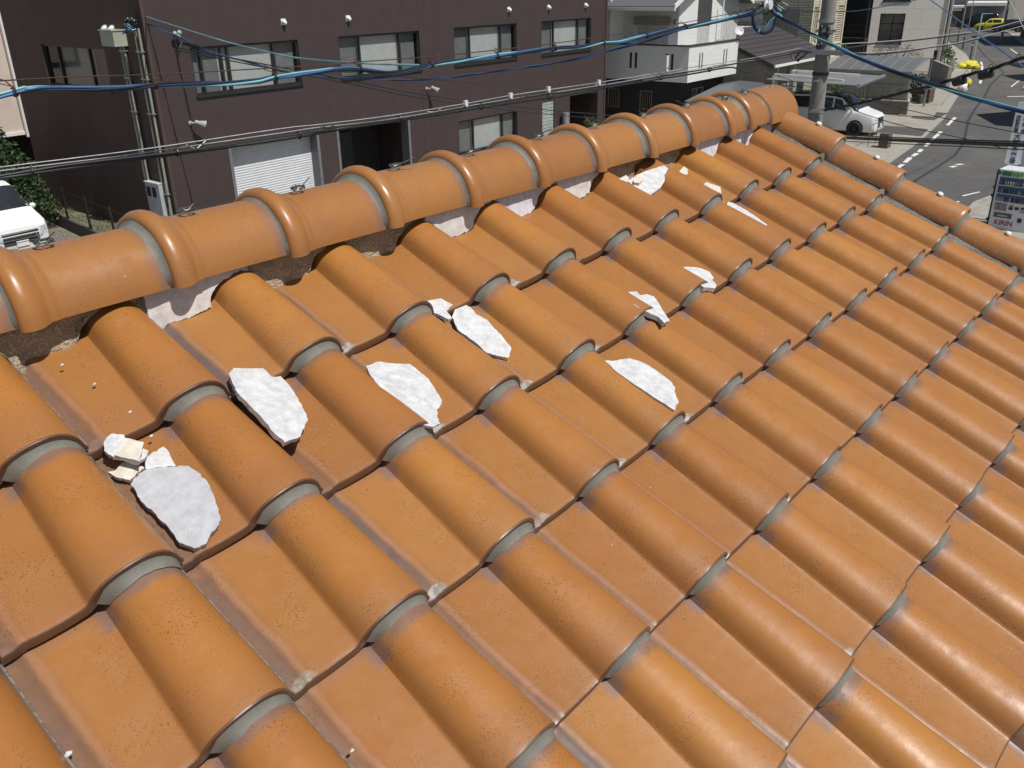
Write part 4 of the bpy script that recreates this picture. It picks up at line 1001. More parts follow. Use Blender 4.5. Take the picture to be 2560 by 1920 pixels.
wk = dict(wheels=(.75, 3.1), ws=(1.07, 1.64, .58, .80), win=((1.36, 2.05, (.28, 0)), (2.12, 3.1, (0, -.1))), grille=(.36, .56, .40), lamp=(.56, .70, .42, .70), bars=0)
car('parked_car', 'small yellow car with a black roof parked far down the street', 'car', Vector((132.6, 32.9, .05)), rad(96) + rad(180), CAR, M_CARY, **wk)
car('parked_car', 'dark blue car half hidden behind the small yellow car', 'car', Vector((130.9, 30.5, .05)), rad(100) + rad(180), CAR, M_CARK, **wk)
car('minivan', 'black minivan parked before the grey shuttered garage', 'minivan', Vector((141.0, 36.9, .05)), rad(96) + rad(180), VAN, M_CARK, None, wheels=(.93, 3.75), ws=(.89, 1.74, .55, .80), win=((1.42, 2.05, (.30, .0)), (2.13, 3.15, (0, 0))), grille=(.46, .80, .50), lamp=(.56, .80, .50, .74), bars=2)
car('parked_car', 'silver car under the grey arched carport', 'car', bw(40.5, -8.3), TH + rad(90), CAR, M_CARS, **wk)
car('parked_car', 'pale blue car beside the cream building at the bend', 'car', Vector((104.5, 31.2, .05)), rad(110), CAR, mat('pale_blue_paint', (.50,.56,.62), rough=.25), **wk)

# ------------------------------------------------------------------ white house with balcony
wh_ = bthing('white_house', 'white two storey house with black ground floor and projecting white balcony', 'house', 23.54, -3.26); oo = (23.54, -3.26, 0)
def siding(name, c, c2): 
    if name in _m: return _m[name]
    mt, t, b = newmat(name); _m[name] = mt; tc = N(t, 'TexCoord'); co = tc.outputs['Object']
    mp = N(t, 'Mapping'); mp.inputs['Scale'].default_value = (.9, .9, 16); t.links.new(co, mp.inputs[0])
    n1 = noise_(t, mp.outputs[0], 1.4, 3); t.links.new(ramp(t, n1, .35, .65, (*c, 1), (*c2, 1)), b.inputs['Base Color'])
    b.inputs['Roughness'].default_value = .75; bump_(t, b, n1, .5, .02); return mt
M_SID = siding('white_siding', (.72,.72,.69), (.65,.65,.62)); M_SIDK = siding('black_siding', (.022,.022,.026), (.014,.014,.017)); M_DKP = siding('charcoal_siding', (.06,.058,.06), (.045,.043,.045))
M_BRN = mat('dark_brown_trim', (.05,.035,.03), rough=.5)
pR = lambda u, z, d: (u, -3.26 + d, z); pL_ = lambda u, z, d: (23.54 + d, u, z)
slR = [(24.55,24.66,3.17,3.86,.12),(24.80,24.91,3.17,3.86,.12),(27.0,27.11,3.17,3.86,.12),(27.28,27.39,3.17,3.86,.12)]
slL = [(-.32,-.18,3.17,3.86,.12),(-.60,-.46,3.17,3.86,.12),(-2.22,-2.08,3.17,3.86,.12),(-2.50,-2.36,3.17,3.86,.12)]
mb = wall(MB(), 23.54, 28.53, 2.65, 4.18, slR, pR); wall(mb, -3.26, 1.6, 2.65, 4.18, slL, pL_)
mb.add([(23.54,-3.26,2.65),(28.53,-3.26,2.65),(28.53,1.6,2.65),(23.54,1.6,2.65)], [(0,1,2,3)]); mb.add([(28.53,-3.26,2.65),(28.53,-1,2.65),(28.53,-1,4.18),(28.53,-3.26,4.18)], [(0,1,2,3)])
mb.add([(23.68,-3.12,3.0),(28.5,-3.12,3.0),(28.5,1.6,3.0),(23.68,1.6,3.0)], [(0,1,2,3)]); mb.add([(23.68,-3.12,2.7),(23.68,1.6,2.7),(23.68,1.6,4.17),(23.68,-3.12,4.17)], [(0,1,2,3)]); mb.add([(23.68,-3.12,2.7),(28.5,-3.12,2.7),(28.5,-3.12,4.17),(23.68,-3.12,4.17)], [(0,1,2,3)])
bal = mb.build('balcony', M_SID, wh_, oo)
mb = MB()
for q in slR: pbox(MB(), pR, q[0]+.002, q[1]-.002, q[2]+.002, q[3]-.002, .03, .06).build('slot_backing', M_BRN, bal, oo)  # dark backing boxes added inside the balcony slots so they read dark
for q in slL: pbox(MB(), pL_, q[0]+.002, q[1]-.002, q[2]+.002, q[3]-.002, .03, .06).build('slot_backing', M_BRN, bal, oo)
mb = MB(); mb.box(23.50, 28.57, -3.30, -3.10, 4.18, 4.24); mb.box(23.50, 23.70, -3.097, 1.6, 4.18, 4.238); mb.build('coping', M_BRN, bal, oo)
# upper floor
pU = lambda u, z, d: (24.75 + d, u, z); pV = lambda u, z, d: (u, -2.0 + d, z)
wall(MB(), -2.0, .95, 3.0, 6.4, [(-1.50,.18,3.05,5.0,.10)], pU).build('wall', M_SID, wh_, oo)
wall(MB(), 24.75, 29.3, 3.0, 6.6, [(26.62,27.85,3.05,4.9,.10)], pV).build('wall', M_SID, wh_, oo)
MB().box(26.55, 27.92, -2.03, -1.99, 4.92, 6.6).build('wall_panel', M_DKP, wh_, oo)
window(wh_, oo, pU, -1.50, .18, 3.05, 5.0, cuts=(.5,), zcuts=(.6,), glassmat=M_GLASSD, sill=False)
mb = MB(); pbox(mb, pU, -1.62, .30, 5.0, 5.32, -.14, -.002); mb.build('shutter_box', mat('taupe_shutter', (.30,.29,.26), rough=.5), wh_, oo)
window(wh_, oo, pV, 26.62, 27.85, 3.05, 4.9, cuts=(.5,), glassmat=M_GLASSD, sill=False)
mb = MB(); mb.box(23.56, 24.75, .95, 5, 2.7, 6.2); mb.build('wing', M_SID, wh_, oo)
mb = MB(); mb.box(24.77, 31, -1.98, 6, 2.7, 6.2); mb.build('upper_storey', mat('shaded_core', (.5,.5,.48), rough=.9), wh_, oo)
mb = MB(); mb.lathe([(.001,-.05),(.10,-.05),(.11,-.01),(.11,0)], (24.75, -1.8, 5.15), 'x', 14); mb.build('vent', M_STEEL, wh_, oo)
M_RGREY = mat('grey_roof_slate', (.13,.13,.135), (.10,.10,.105), .7, 5, stretch=(1,6,1))
mb = MB(); mb.ext([(23.2,-2.6,5.75),(23.2,6,5.75),(27.2,6,7.6),(27.2,-2.6,7.6)], (0,0,.10)); mb.ext([(31.2,-2.6,5.75),(31.2,6,5.75),(27.2,6,7.6),(27.2,-2.6,7.6)], (0,0,.10)); rf = mb.build('roof', M_RGREY, wh_, oo)
mb = MB(); mb.box(23.10, 23.22, -2.65, 6, 5.66, 5.80); mb.build('gutter', M_WHITE, wh_, oo)
mb = MB(); mb.ext([(23.15,-2.66,5.72),(27.2,-2.66,7.58),(27.2,-2.66,7.78),(23.15,-2.66,5.92)], (0,.06,0)); mb.ext([(31.25,-2.66,5.72),(27.2,-2.66,7.58),(27.2,-2.66,7.78),(31.25,-2.66,5.92)], (0,.06,0)); mb.build('fascia', M_WHITE, wh_, oo)
mb = MB(); mb.tube([(23.47,1.15,5.7),(23.47,1.15,2.5)], .04, 8); mb.build('downpipe', M_WHITE, wh_, oo, smooth=60)
mb = MB(); mb.tube([(28.58,-2.3,6),(28.58,-2.3,4.2)], .035, 8); mb.build('downpipe', M_WHITE, wh_, oo, smooth=60)
# black ground floor
pB = lambda u, z, d: (24.2 + d, u, z); pBf = lambda u, z, d: (u, -2.6 + d, z)
wall(MB(), -2.6, 1.8, 0, 2.65, [(.69,1.36,1.25,2.1,.08),(-1.12,-.45,1.25,2.14,.08)], pB).build('ground_floor_wall', M_SIDK, wh_, oo)
wall(MB(), 24.2, 29.5, 0, 2.65, [(25.3,26.6,1.0,2.2,.10)], pBf).build('ground_floor_wall', M_SIDK, wh_, oo)
window(wh_, oo, pBf, 25.3, 26.6, 1.0, 2.2, cuts=(.5,), blinds=((.1,.9,M_BLIND2,.2),), frame_mat=M_STEEL)
for u0, u1 in ((.69,1.36),(-1.12,-.45)):
    mb = MB()
    for k in range(7):
        u = u0 + (u1-u0) * (k+.5) / 7; pbox(mb, pB, u-.012, u+.012, 1.26, 2.10, -.02, .02)
    for q in ((u0,u1,1.25,1.285),(u0,u1,2.085,2.12),(u0,u0+.035,1.285,2.085),(u1-.035,u1,1.285,2.085)): pbox(mb, pB, *q, -.03, .02)
    lw = mb.build('lattice_window', mat('bronze_frame', (.20,.17,.13), rough=.5), wh_, oo); MB().poly([pB(u0,1.25,.06), pB(u1,1.25,.06), pB(u1,2.12,.06), pB(u0,2.12,.06)]).build('pane', M_GLASSD, lw, oo)
t = bthing('satellite_dish', 'white satellite dish on the end of the white balcony', 'satellite dish', 28.35, -3.2); p = Vector((28.35,-3.2,4.24))
mb = MB(); dn = Vector((-.55,-.72,.42)).normalized(); ax = dn.cross(Vector((0,0,1))).normalized(); ay = ax.cross(dn)
c = p + Vector((0,-.12,.36))
mb.grid(lambda a, b: c + (ax * math.cos(2*math.pi*a) + ay * math.sin(2*math.pi*a)) * .23 * b + dn * (.06 * b * b), 24, 6); mb.build('dish', M_CAP, t, (28.35,-3.2,0), smooth=60)
mb = MB(); mb.tube([p + Vector((0,0,-.06)), p + Vector((0,-.03,.3)), c - dn*.02], .02, 6); mb.tube([c - ay*.2, c + dn*.22 - ay*.06], .01, 5); mb.ball(c + dn*.22 - ay*.05, .035, 8, 5); mb.build('mast', M_STEEL, t, (28.35,-3.2,0), smooth=60)
# grey polycarbonate lean-to in front of it
M_POLY = mat('grey_polycarbonate', (.105,.108,.11), (.095,.098,.10), .45, 2)
t = bthing('lean_to_roof', 'low grey sheet roof in front of the black ground floor', 'carport', 23, -4.2); oo = (23,-4.2,0)
mb = MB(); mb.ext([(20.1,-5.0,2.3),(26.7,-3.35,2.3),(28.6,-3.5,2.3),(28.4,-6.4,2.2),(21.5,-6.6,2.2)], (0,0,.03)); mb.build('sheet', M_POLY, t, oo)
for q in ((21.8,-6.4),(28.1,-6.2)): MB().box(q[0]-.04,q[0]+.04,q[1]-.04,q[1]+.04,0,2.25).build('post', M_STEEL, t, oo)

# ------------------------------------------------------------------ small house with brown metal roof
sh_ = bthing('small_house', 'low house with dark brown ribbed metal roof and white gutter', 'house', 30, -4.4); oo = (30,-4.4,0)
M_MROOF = mat('brown_metal_roof', (.062,.052,.050), (.054,.045,.043), .45, 3); M_TAUPE = mat('taupe_wall', (.31,.28,.23), (.27,.245,.20), .85, 3, bump=.2)
mb = MB(); n = 9
for k in range(n):
    f0, f1 = k / n, (k + 1) / n; y0, y1 = lerp(-4.75, -1.0, f0), lerp(-4.75, -1.0, f1); z0, z1 = lerp(2.98, 4.45, f0), lerp(2.98, 4.45, f1)
    mb.ext([(29.5,y0,z0),(37.5,y0,z0),(37.5,y1,z1),(29.5,y1,z1)], (0,0,.035)); mb.box(29.5,37.5,y0-.012,y0+.02,z0+.03,z0+.07)
mb.build('roof', M_MROOF, sh_, oo)
MB().box(29.5,37.5,-4.86,-4.765,2.90,3.01).build('gutter', M_WHITE, sh_, oo)
mb = MB(); mb.ext([(29.46,-4.78,2.84),(29.46,-1.0,4.32),(29.46,-1.0,4.52),(29.46,-4.78,3.04)], (.04,0,0)); mb.build('verge_board', M_BRN, sh_, oo)
pS = lambda u, z, d: (u, -4.25 + d, z)
wall(MB(), 29.8, 37.2, 0, 2.95, [(34.0,35.0,.0,2.3,.12)], pS).build('wall', M_TAUPE, sh_, oo)
mb = MB(); mb.add([(29.8,-4.25,0),(29.8,-1,0),(29.8,-1,4.3),(29.8,-4.25,3.05)], [(0,1,2,3)]); mb.build('wall', M_TAUPE, sh_, oo)
MB().box(34.02,34.98,-4.14,-4.10,.02,2.28).build('door', M_BLACK, sh_, oo)
for u in (31.2, 32.6, 33.4): MB().box(u-.04,u+.04,-4.31,-4.255,.05,2.85).build('pilaster', M_WHITE if u != 32.6 else M_TAUPE, sh_, oo)
# ------------------------------------------------------------------ cream brick house
bh = bthing('brick_house', 'cream brick house with tall dark windows behind the utility pole', 'house', 42, -1.6); oo = (42,-1.6,0)
def brick(name, c1, c2, mort, w_, h_, bumpd=.01, ms=.11):
    mt, t, b = newmat(name); tc = N(t, 'TexCoord'); ge = N(t, 'NewGeometry')
    sx = N(t, 'SeparateXYZ'); t.links.new(tc.outputs['Object'], sx.inputs[0]); cx = N(t, 'CombineXYZ')
    t.links.new(math_(t, 'ADD', sx.outputs[0], sx.outputs[1]), cx.inputs[0]); t.links.new(sx.outputs[2], cx.inputs[1])
    br = N(t, 'TexBrick'); t.links.new(cx.outputs[0], br.inputs[0]); br.inputs['Scale'].default_value = 1; br.inputs['Brick Width'].default_value = w_; br.inputs['Row Height'].default_value = h_; br.inputs['Mortar Size'].default_value = h_ * ms
    for k, c in (('Color1', c1), ('Color2', c2), ('Mortar', mort)): br.inputs[k].default_value = (*c, 1)
    t.links.new(br.outputs[0], b.inputs['Base Color']); b.inputs['Roughness'].default_value = .8
    bump_(t, b, math_(t, 'SUBTRACT', 1, br.outputs['Fac']), .8, bumpd); return mt
M_CREAMB = brick('cream_brick', (.60,.54,.40), (.52,.46,.33), (.22,.19,.14), .62, .145, .02)
M_CRM = mat('cream_trim', (.66,.61,.48), rough=.6)
pX = lambda u, z, d: (42 + d, u, z); pY = lambda u, z, d: (u, -1.6 + d, z)
wall(MB(), -1.6, 4.0, 0, 7.2, [(-.83,1.12,3.0,5.17,.12)], pX).build('wall', M_CREAMB, bh, oo)
wall(MB(), 42, 47.5, 0, 7.2, [(42.25,42.9,3.15,5.25,.1),(46.3,47.35,3.0,5.2,.1),(43.2,44.3,.9,2.2,.1)], pY).build('wall', M_CREAMB, bh, oo)
M_GREENG = mat('dark_green_glass', (.02,.032,.026), (.03,.045,.037), .08, 1.5, spec=.7)
window(bh, oo, pX, -.83, 1.12, 3.0, 5.17, cuts=(.31,.62), frame_mat=mat('beige_aluminium', (.36,.33,.27), rough=.5), glassmat=M_GREENG)
window(bh, oo, pY, 42.25, 42.9, 3.15, 5.25, cuts=(.5,), frame_mat=M_CRM, glassmat=M_GREENG); window(bh, oo, pY, 46.3, 47.35, 3.0, 5.2, cuts=(), zcuts=tuple(k/16 for k in range(1,16)), frame_mat=M_CRM, glassmat=M_BRN); window(bh, oo, pY, 43.2, 44.3, .9, 2.2, frame_mat=M_BRN, glassmat=M_GLASSD)
for q in ((41.96,42.12),(42.95,43.12),(47.38,47.54)): MB().box(q[0], q[1], -1.64, -1.605, 0, 7.2).build('corner_strip', M_CRM, bh, oo)
mb = MB(); mb.box(42.1,47.45,-1.5,6,0,7.15); mb.build('core', M_TAUPE, bh, oo)
mb = MB(); mb.box(41.7,47.8,-1.9,6.2,7.2,7.35); mb.build('roof', M_BRN, bh, oo)
gh = bthing('grey_house', 'grey rendered house with shuttered window and white balcony behind the dish', 'house', 41, 1.2); oo = (41,1.2,0)
pG = lambda u, z, d: (41.2 + d, u, z)
wall(MB(), 1.15, 6.5, 0, 5.5, [(2.85,3.55,4.0,5.25,.12)], pG).build('wall', mat('grey_render', (.33,.32,.29), rough=.85), gh, oo)
window(gh, oo, pG, 2.85, 3.55, 4.0, 5.25, cuts=(.5,), blinds=((0,1,M_BLIND2,.2),), frame_mat=M_FRAME)
mb = MB(); mb.box(39.4,40.6,.95,2.95,3.45,4.2); mb.build('balcony', M_WHITE, gh, oo); mb = MB()
for z in (4.32, 4.45): mb.tube([(39.4,.95,z),(39.4,2.95,z)], .025, 5)
for k in range(5): mb.tube([(39.4,.95+.5*k,4.2),(39.4,.95+.5*k,4.45)], .02, 5)
mb.build('rail', M_BRN, gh, oo)
mb = MB(); mb.box(40.8,46,1.0,6.6,5.5,5.65); mb.build('roof', M_WHITE, gh, oo)
mb = MB(); mb.box(39.3,41.2,1.0,3.0,0,3.45); mb.build('porch', M_TAUPE, gh, oo)
# ------------------------------------------------------------------ dark timber house, cream building
dh = bthing('timber_house', 'black timber house with deep open veranda between the cream buildings', 'house', 53, 1); oo = (53,1,0)
M_TIM = mat('black_timber', (.028,.025,.023), (.018,.016,.015), .8, 6, stretch=(1,1,12))
mb = MB(); mb.ext([(53.6,-1.35,0),(56.2,-.55,0),(56.2,5,0),(53.6,5,0)], (0,0,7)); mb.build('wall', M_TIM, dh, oo)
mb = MB(); mb.ext([(52.6,-1.55,6.0),(56.4,-.5,6.0),(56.4,5.2,6.0),(52.6,5.2,6.0)], (0,0,.14)); mb.build('roof', M_RGREY, dh, oo); mb = MB(); mb.box(52.7,53.58,-1.4,4.4,2.75,2.92); mb.build('veranda_floor', M_TIM, dh, oo)
for y in (-1.35,.9,2.9): MB().box(52.75,52.87,y-.06,y+.06,0,5.98).build('post', M_TIM, dh, oo)
mb = MB()
for z in (3.3, 3.75): mb.box(52.76,52.82,-1.3,2.85,z,z+.05)
for k in range(17): mb.box(52.77,52.80,-1.25+.25*k,-1.22+.25*k,2.93,3.75)
mb.build('railing', M_BRN, dh, oo)
for y in (-1.2,.5,2.2): MB().box(53.55,53.598,y,y+1.5,3.0,5.2).build('sliding_door', M_GLASSD, dh, oo)
for y in (-1.2,.5,2.2): MB().box(53.55,53.597,y,y+1.5,.3,2.4).build('sliding_door', mat('paper_screen', (.16,.15,.13), rough=.8), dh, oo)
cbx = thing('cream_building', 'cream panelled building with large dark window beside the bend of the road', 'building', (76.22, 20.22, 0), None, rad(16)); oo = (0,0,0)
M_PANEL = brick('cream_panel', (.86,.81,.71), (.83,.78,.68), (.62,.57,.49), 1.35, 1.5, .004, .012)
pC = lambda u, z, d: (d, u, z)
wall(MB(), 0, 6.3, 0, 8, [(3.16,4.98,2.0,4.18,.35),(2.95,5.0,5.05,6.6,.3)], pC).build('wall', M_PANEL, cbx, oo)
window(cbx, oo, pC, 3.16, 4.98, 2.0, 4.18, cuts=(.48,), zcuts=(.66,), dep=.35, blinds=((.1,.4,M_BLIND2,.5),), frame_mat=M_BLACK); window(cbx, oo, pC, 2.95, 5.0, 5.05, 6.6, dep=.3, frame_mat=M_BRN)
mb = MB()
for z in (2.95, 2.55): mb.tube([(.06,3.16,z),(.06,4.98,z)], .02, 5)
for k in range(16): mb.tube([(.06,3.2+.116*k,2.02),(.06,3.2+.116*k,2.95)], .010, 4)
mb.build('window_rail', M_BLACK, cbx, oo)
mb = MB(); mb.box(.8,14,.02,6.28,0,7.98); mb.build('core', mat('cream_core', (.60,.55,.47), rough=.9), cbx, oo)
mb = MB(); mb.add([(0,0,0),(14,0,0),(14,0,8),(0,0,8)], [(0,1,2,3)]); mb.add([(0,6.3,0),(14,6.3,0),(14,6.3,8),(0,6.3,8)], [(0,1,2,3)]); mb.build('side_wall', M_PANEL, cbx, oo)
mb = MB(); mb.box(-.06,.06,-.08,-.003,0,8); mb.build('corner_post', M_WHITE, cbx, oo); mb = MB(); mb.tube([(-.09,.16,0),(-.09,.16,8)], .05, 8); mb.build('downpipe', M_BRN, cbx, oo, smooth=60)
MB().box(-.2,14.2,-.2,6.5,8,8.2).build('roof', M_FRAME, cbx, oo)
# ------------------------------------------------------------------ carports, concrete wall
ca = bthing('arched_carport', 'grey arched carport with curved ribs and translucent side panels', 'carport', 38, -4.7); oo = (38,-4.7,0)
def arch(b): f = b; s_ = lerp(37.75, 41.7, f); return s_, 2.2 + .50 * math.sin(min(1, f * 1.0) * math.pi * .62)
mb = MB(); mb.grid(lambda a, b: (arch(b)[0], lerp(-9.0, -4.3, a), arch(b)[1]), 8, 16); mb.grid(lambda a, b: (arch(b)[0], lerp(-9.0, -4.3, a), arch(b)[1] - .02), 8, 16); mb.build('roof_sheet', mat('smoked_polycarbonate', (.155,.15,.14), (.135,.13,.125), .3, 2, spec=.5), ca, oo, smooth=60)
for k in range(8):
    y = lerp(-8.98, -4.32, k / 7); MB().tube([(arch(b/12)[0], y, arch(b/12)[1] + .022) for b in range(13)], .028, 6).build('rib', M_STEEL, ca, oo, smooth=60)
MB().box(37.66,37.78,-9.05,-4.25,2.10,2.24).build('gutter', M_STEEL, ca, oo)
for y in (-8.9,-6.7,-4.5): MB().box(37.8,37.9,y-.05,y+.05,0,2.1).build('post', M_STEEL, ca, oo)
for y in (-8.9,-4.5): MB().box(41.5,41.6,y-.05,y+.05,0,2.62).build('post', M_STEEL, ca, oo)
mb = MB(); mb.box(37.92,37.94,-8.85,-4.5,.60,2.09); mb.build('side_panel', mat('frosted_panel', (.34,.32,.27), (.29,.27,.23), .5, 1.5, c3=(.42,.41,.37), scale3=.7), ca, oo)
mb = MB()
for k in range(18): y = -8.8 + .255 * k; mb.box(37.80,37.83,y,y+.03,.72,1.45)
mb.box(37.79,37.84,-8.9,-4.4,1.45,1.50); mb.build('railing', M_STEEL, ca, oo)
rw = bthing('retaining_wall', 'grey concrete retaining wall between the white minivan and the arched carport', 'wall', 38, -6); oo = (38,-6,0)
mb = MB(); mb.box(37.6,37.78,-9.1,-3.5,-.02,.70); mb.build('wall', mat('stained_concrete', (.205,.185,.16), (.165,.15,.13), .9, 2, bump=.3, c3=(.12,.11,.095), scale3=.9, stretch=(1,1,.4)), rw, oo); mb = MB(); mb.box(37.55,37.83,-9.13,-3.5,.70,.76); mb.build('coping', M_KERB, rw, oo)
cp = bthing('flat_carport', 'flat roofed carport with white beams above the white minivan', 'carport', 30, -6); oo = (30,-6,0)
mb = MB(); mb.ext([(28.1,-9.35,2.42),(32.8,-9.0,2.42),(33.2,-5.0,2.48),(28.1,-5.0,2.48)], (0,0,.03)); mb.build('roof_sheet', mat('grey_carport_sheet', (.21,.21,.205), (.19,.19,.185), .35, 2), cp, oo)
MB().tube([(28.1,-9.42,2.44),(32.85,-9.06,2.44)], .085, 10).build('gutter', M_STEEL, cp, oo, smooth=60)
for x, e in ((29.4,(29.35,-8.3)),(31.6,(32.2,-8.1))): MB().bar((x,-4.9,2.62),(e[0],e[1],2.50),.10,.08).build('beam', M_WHITE, cp, oo)
for x in (29.4,31.6): MB().box(x-.08,x+.08,-5.0,-4.84,0,2.6).build('post', M_WHITE, cp, oo)
t = bthing('mailbox_pillar', 'small grey pillar with sign plate before the white minivan', 'pillar', 27.2, -11.2); 
mb = MB(); mb.box(27.0,27.5,-11.4,-11.0,0,.62); mb.build('pillar', M_OLDC, t, (27.2,-11.2,0)); mb = MB()
for x in (26.9,27.9): mb.bar((x,-10.6,0),(x,-10.6,.95),.03)
mb.bar((26.9,-10.6,.95),(27.9,-10.6,.95),.03); mb.build('hoop', M_STEEL, t, (27.2,-11.2,0))

# ------------------------------------------------------------------ utility pole
pb = Vector((18.14, 6.15, 0)); M_POLE = mat('weathered_concrete_pole', (.25,.235,.215), (.19,.18,.165), .85, 5, bump=.3, bscale=50, c3=(.12,.112,.105), scale3=1.3, stretch=(1,1,.25))
up = thing('utility_pole', 'grey concrete utility pole with steel bands behind the end of the ridge', 'utility pole', pb)
MB().lathe([(.001,9.5),(.125,9.5),(.145,6),(.16,3),(.175,0)], pb, 'z', 20).build('pole', M_POLE, up, pb, smooth=50)
def zpole(y, x=2056): return atd(x, y, 20).z
for y in (52, 77, 131, 184, 277):
    z = zpole(y); MB().lathe([(.148,z-.03),(.165,z-.03),(.165,z+.03),(.148,z+.03)], pb, 'z', 18).build('band', M_STEEL if y != 184 else M_BLACK, up, pb, smooth=40)
def at_pole(x, y, d=19.8): return atd(x, y, d)
mb = MB(); mb.bar(at_pole(2000,128), at_pole(2110,133), .10, .09); mb.bar(at_pole(2040,77), at_pole(2090,77), .05); mb.build('cross_arm', M_FRAME, up, pb)
mb = MB()
for x, y in ((2053,72),(2070,72),(2053,84),(2069,86)): mb.ball(at_pole(x, y), .055, 8, 6, (.8,.8,1.4))
for x, y in ((2045,115),(2052,112)): mb.ball(at_pole(x, y), .05, 8, 5)
mb.build('insulator', M_BLACK, up, pb, smooth=60)
mb = MB(); mb.tube([at_pole(2035,202,19.9), at_pole(2044,202,19.6)], .02, 6); mb.build('step_bolt', M_STEEL, up, pb)
mb = MB(); mb.bar(at_pole(2030,277), at_pole(2064,273), .06); mb.build('cable_bracket', M_STEEL, up, pb)
mb = MB()
for pts in ([(2000,130),(1985,150),(1990,152),(2010,140),(2020,128)], [(1975,135),(1985,150),(1996,153),(2005,140)], [(1975,135),(2000,128),(2030,130)]):
    mb.tube([at_pole(x, y, 19.7) for x, y in pts], .018, 6)
mb.build('jumper_cable', M_BLK, up, pb, smooth=60)

# ------------------------------------------------------------------ overhead cables: every curve hangs in a vertical plane between two ends
def smooth_pts(pts, n):
    out = []; k = len(pts)
    for i in range(k - 1):
        p0, p1, p2, p3 = pts[max(i-1,0)], pts[i], pts[i+1], pts[min(i+2,k-1)]
        m_ = max(2, int((p2 - p1).length / n))
        for q in range(m_):
            t = q / m_; out.append(.5 * ((2*p1) + (p2-p0)*t + (2*p0-5*p1+4*p2-p3)*t*t + (3*p1-p0-3*p2+p3)*t*t*t))
    out.append(pts[-1]); return out
def hang(px, dA, dB, step=.12, ext=True):
    a, b = atd(*px[0], dA), atd(*px[-1], dB); n = Vector((-(b.y-a.y), b.x-a.x, 0)).normalized()
    pts = [onpl(x, y, a, n) for x, y in px]
    if ext:
        pts = [pts[0] + (pts[0]-pts[1]).normalized() * 2.5] + pts
    return smooth_pts(pts, step)
def cable(name, label, px, dA, dB, r, mt, cat='cable', group='overhead cables', par=None, ext=True, n=6):
    pts = hang(px, dA, dB, ext=ext); p0 = pts[len(pts)//2]
    if par is None: par = thing(name, label, cat, p0, group); q = 'strand'
    else: q = name; p0 = par.location.copy()
    MB().tube(pts, r, n).build(q, mt, par, p0, smooth=60); return par, pts
def twist(pts, r, k, nk, turns, par, mt, rs, name='strand', wob=.3):
    out = []; s_ = 0; up_ = Vector((0,0,1))
    for i, p in enumerate(pts):
        d = (pts[min(i+1,len(pts)-1)] - pts[max(i-1,0)]).normalized(); x = d.cross(up_).normalized(); y = x.cross(d)
        if i: s_ += (p - pts[i-1]).length
        a = 2*math.pi*(k/nk + s_*turns) + wob*math.sin(s_*2.1 + k)
        out.append(p + (x*math.cos(a) + y*math.sin(a)) * r)
    MB().tube(out, rs, 7).build(name, mt, par, par.location.copy(), smooth=60)
M_RUST = mat('rusty_wire', (.075,.035,.022), (.045,.025,.018), .8, 30); M_SILV = mat('silver_wire', (.48,.48,.48), (.36,.36,.36), .45, 20, metal=.3)
PA = [(0,239),(36,230),(98,221),(235,223),(325,219),(387,212),(470,210),(564,209),(651,202),(687,193),(800,179),(845,173),(902,174),(975,182),(1025,175),(1078,161),(1148,153),(1242,139),(1315,130),(1387,120),(1454,117),(1508,106),(1552,104),(1625,87),(1714,67),(1801,50),(1880,30)]
ptsA = hang(PA, 8, 16.5, .07); t = thing('cable_bundle', 'thick bundle of blue, turquoise and black cables twisted together across the top of the picture', 'cable', ptsA[len(ptsA)//2], 'overhead cables')
t['label'] = 'thick twisted bundle of blue, turquoise and black cables strung before the brown building'
for k, (mt, rs) in enumerate(((M_BLUE,.0122),(M_CYAN,.0118),(M_NAVY,.0122),(M_BLK,.0115))): twist(ptsA, .0148, k, 4, .36, t, mt, rs)
PM = [(0,202),(181,192),(362,187),(557,177),(800,163),(895,155),(1083,141),(1242,125),(1387,108),(1508,91),(1617,73),(1717,55.6),(1845,30),(1872,23)]
t, ptsM = cable('messenger_wire', 'thin rusty wire with twisted hooks just above the blue cable bundle', PM, 8, 16.5, .006, M_RUST, 'wire')
mb = MB(); hk = [(36,225),(385,200),(687,185),(902,160),(1078,150),(1242,130),(1387,112),(1510,98),(1620,78),(1715,60),(1845,35)]
nA = Vector((-(ptsA[-1].y-ptsA[0].y), ptsA[-1].x-ptsA[0].x, 0)).normalized()
for i, (x, y) in enumerate(hk):
    f = i / len(hk); yb = [p for p in PA if p[0] <= x][-1][1]; ym = min(PM, key=lambda p: abs(p[0]-x))[1]
    c = onpl(x, y, ptsA[0], nA); cb = min(ptsA, key=lambda p: (p - c).length); cm = min(ptsM, key=lambda p: (p - c).length)
    d = (ptsA[-1]-ptsA[0]).normalized(); ring = []
    for q in range(26):
        a = q / 25 * 4 * math.pi; sd = d.cross(Vector((0,0,1))); ring.append(cb + (sd*math.cos(a) + Vector((0,0,1))*math.sin(a)) * .033 + d * (.03 * (q/25 - .5)))
    o = MB(); o.tube(ring, .006, 5); o.tube([cb + Vector((0,0,.04)), (cb+cm)/2 + d*.03, cm + d*.03, cm - d*.05 + Vector((0,0,.03))], .005, 5); o.tube([cb + Vector((0,0,.04)), cm - d*.09 + Vector((0,0,.01)), cm - d*.12], .004, 5)
    o.build('hook', M_RUST, t, t.location.copy(), smooth=60)
PB1 = [(0,418),(362,372.5),(700,322),(800,311),(975,289),(1166,258.6),(1275,238.7),(1373,224),(1498,206),(1666,179),(1720,170),(1888,143.8),(2002,120)]
PB2 = [(0,427),(362,381.6),(700,332.7),(800,318),(975,298.4),(1242,253),(1400,229),(1536,207.5),(1644,190),(1760,170),(1888,150)]
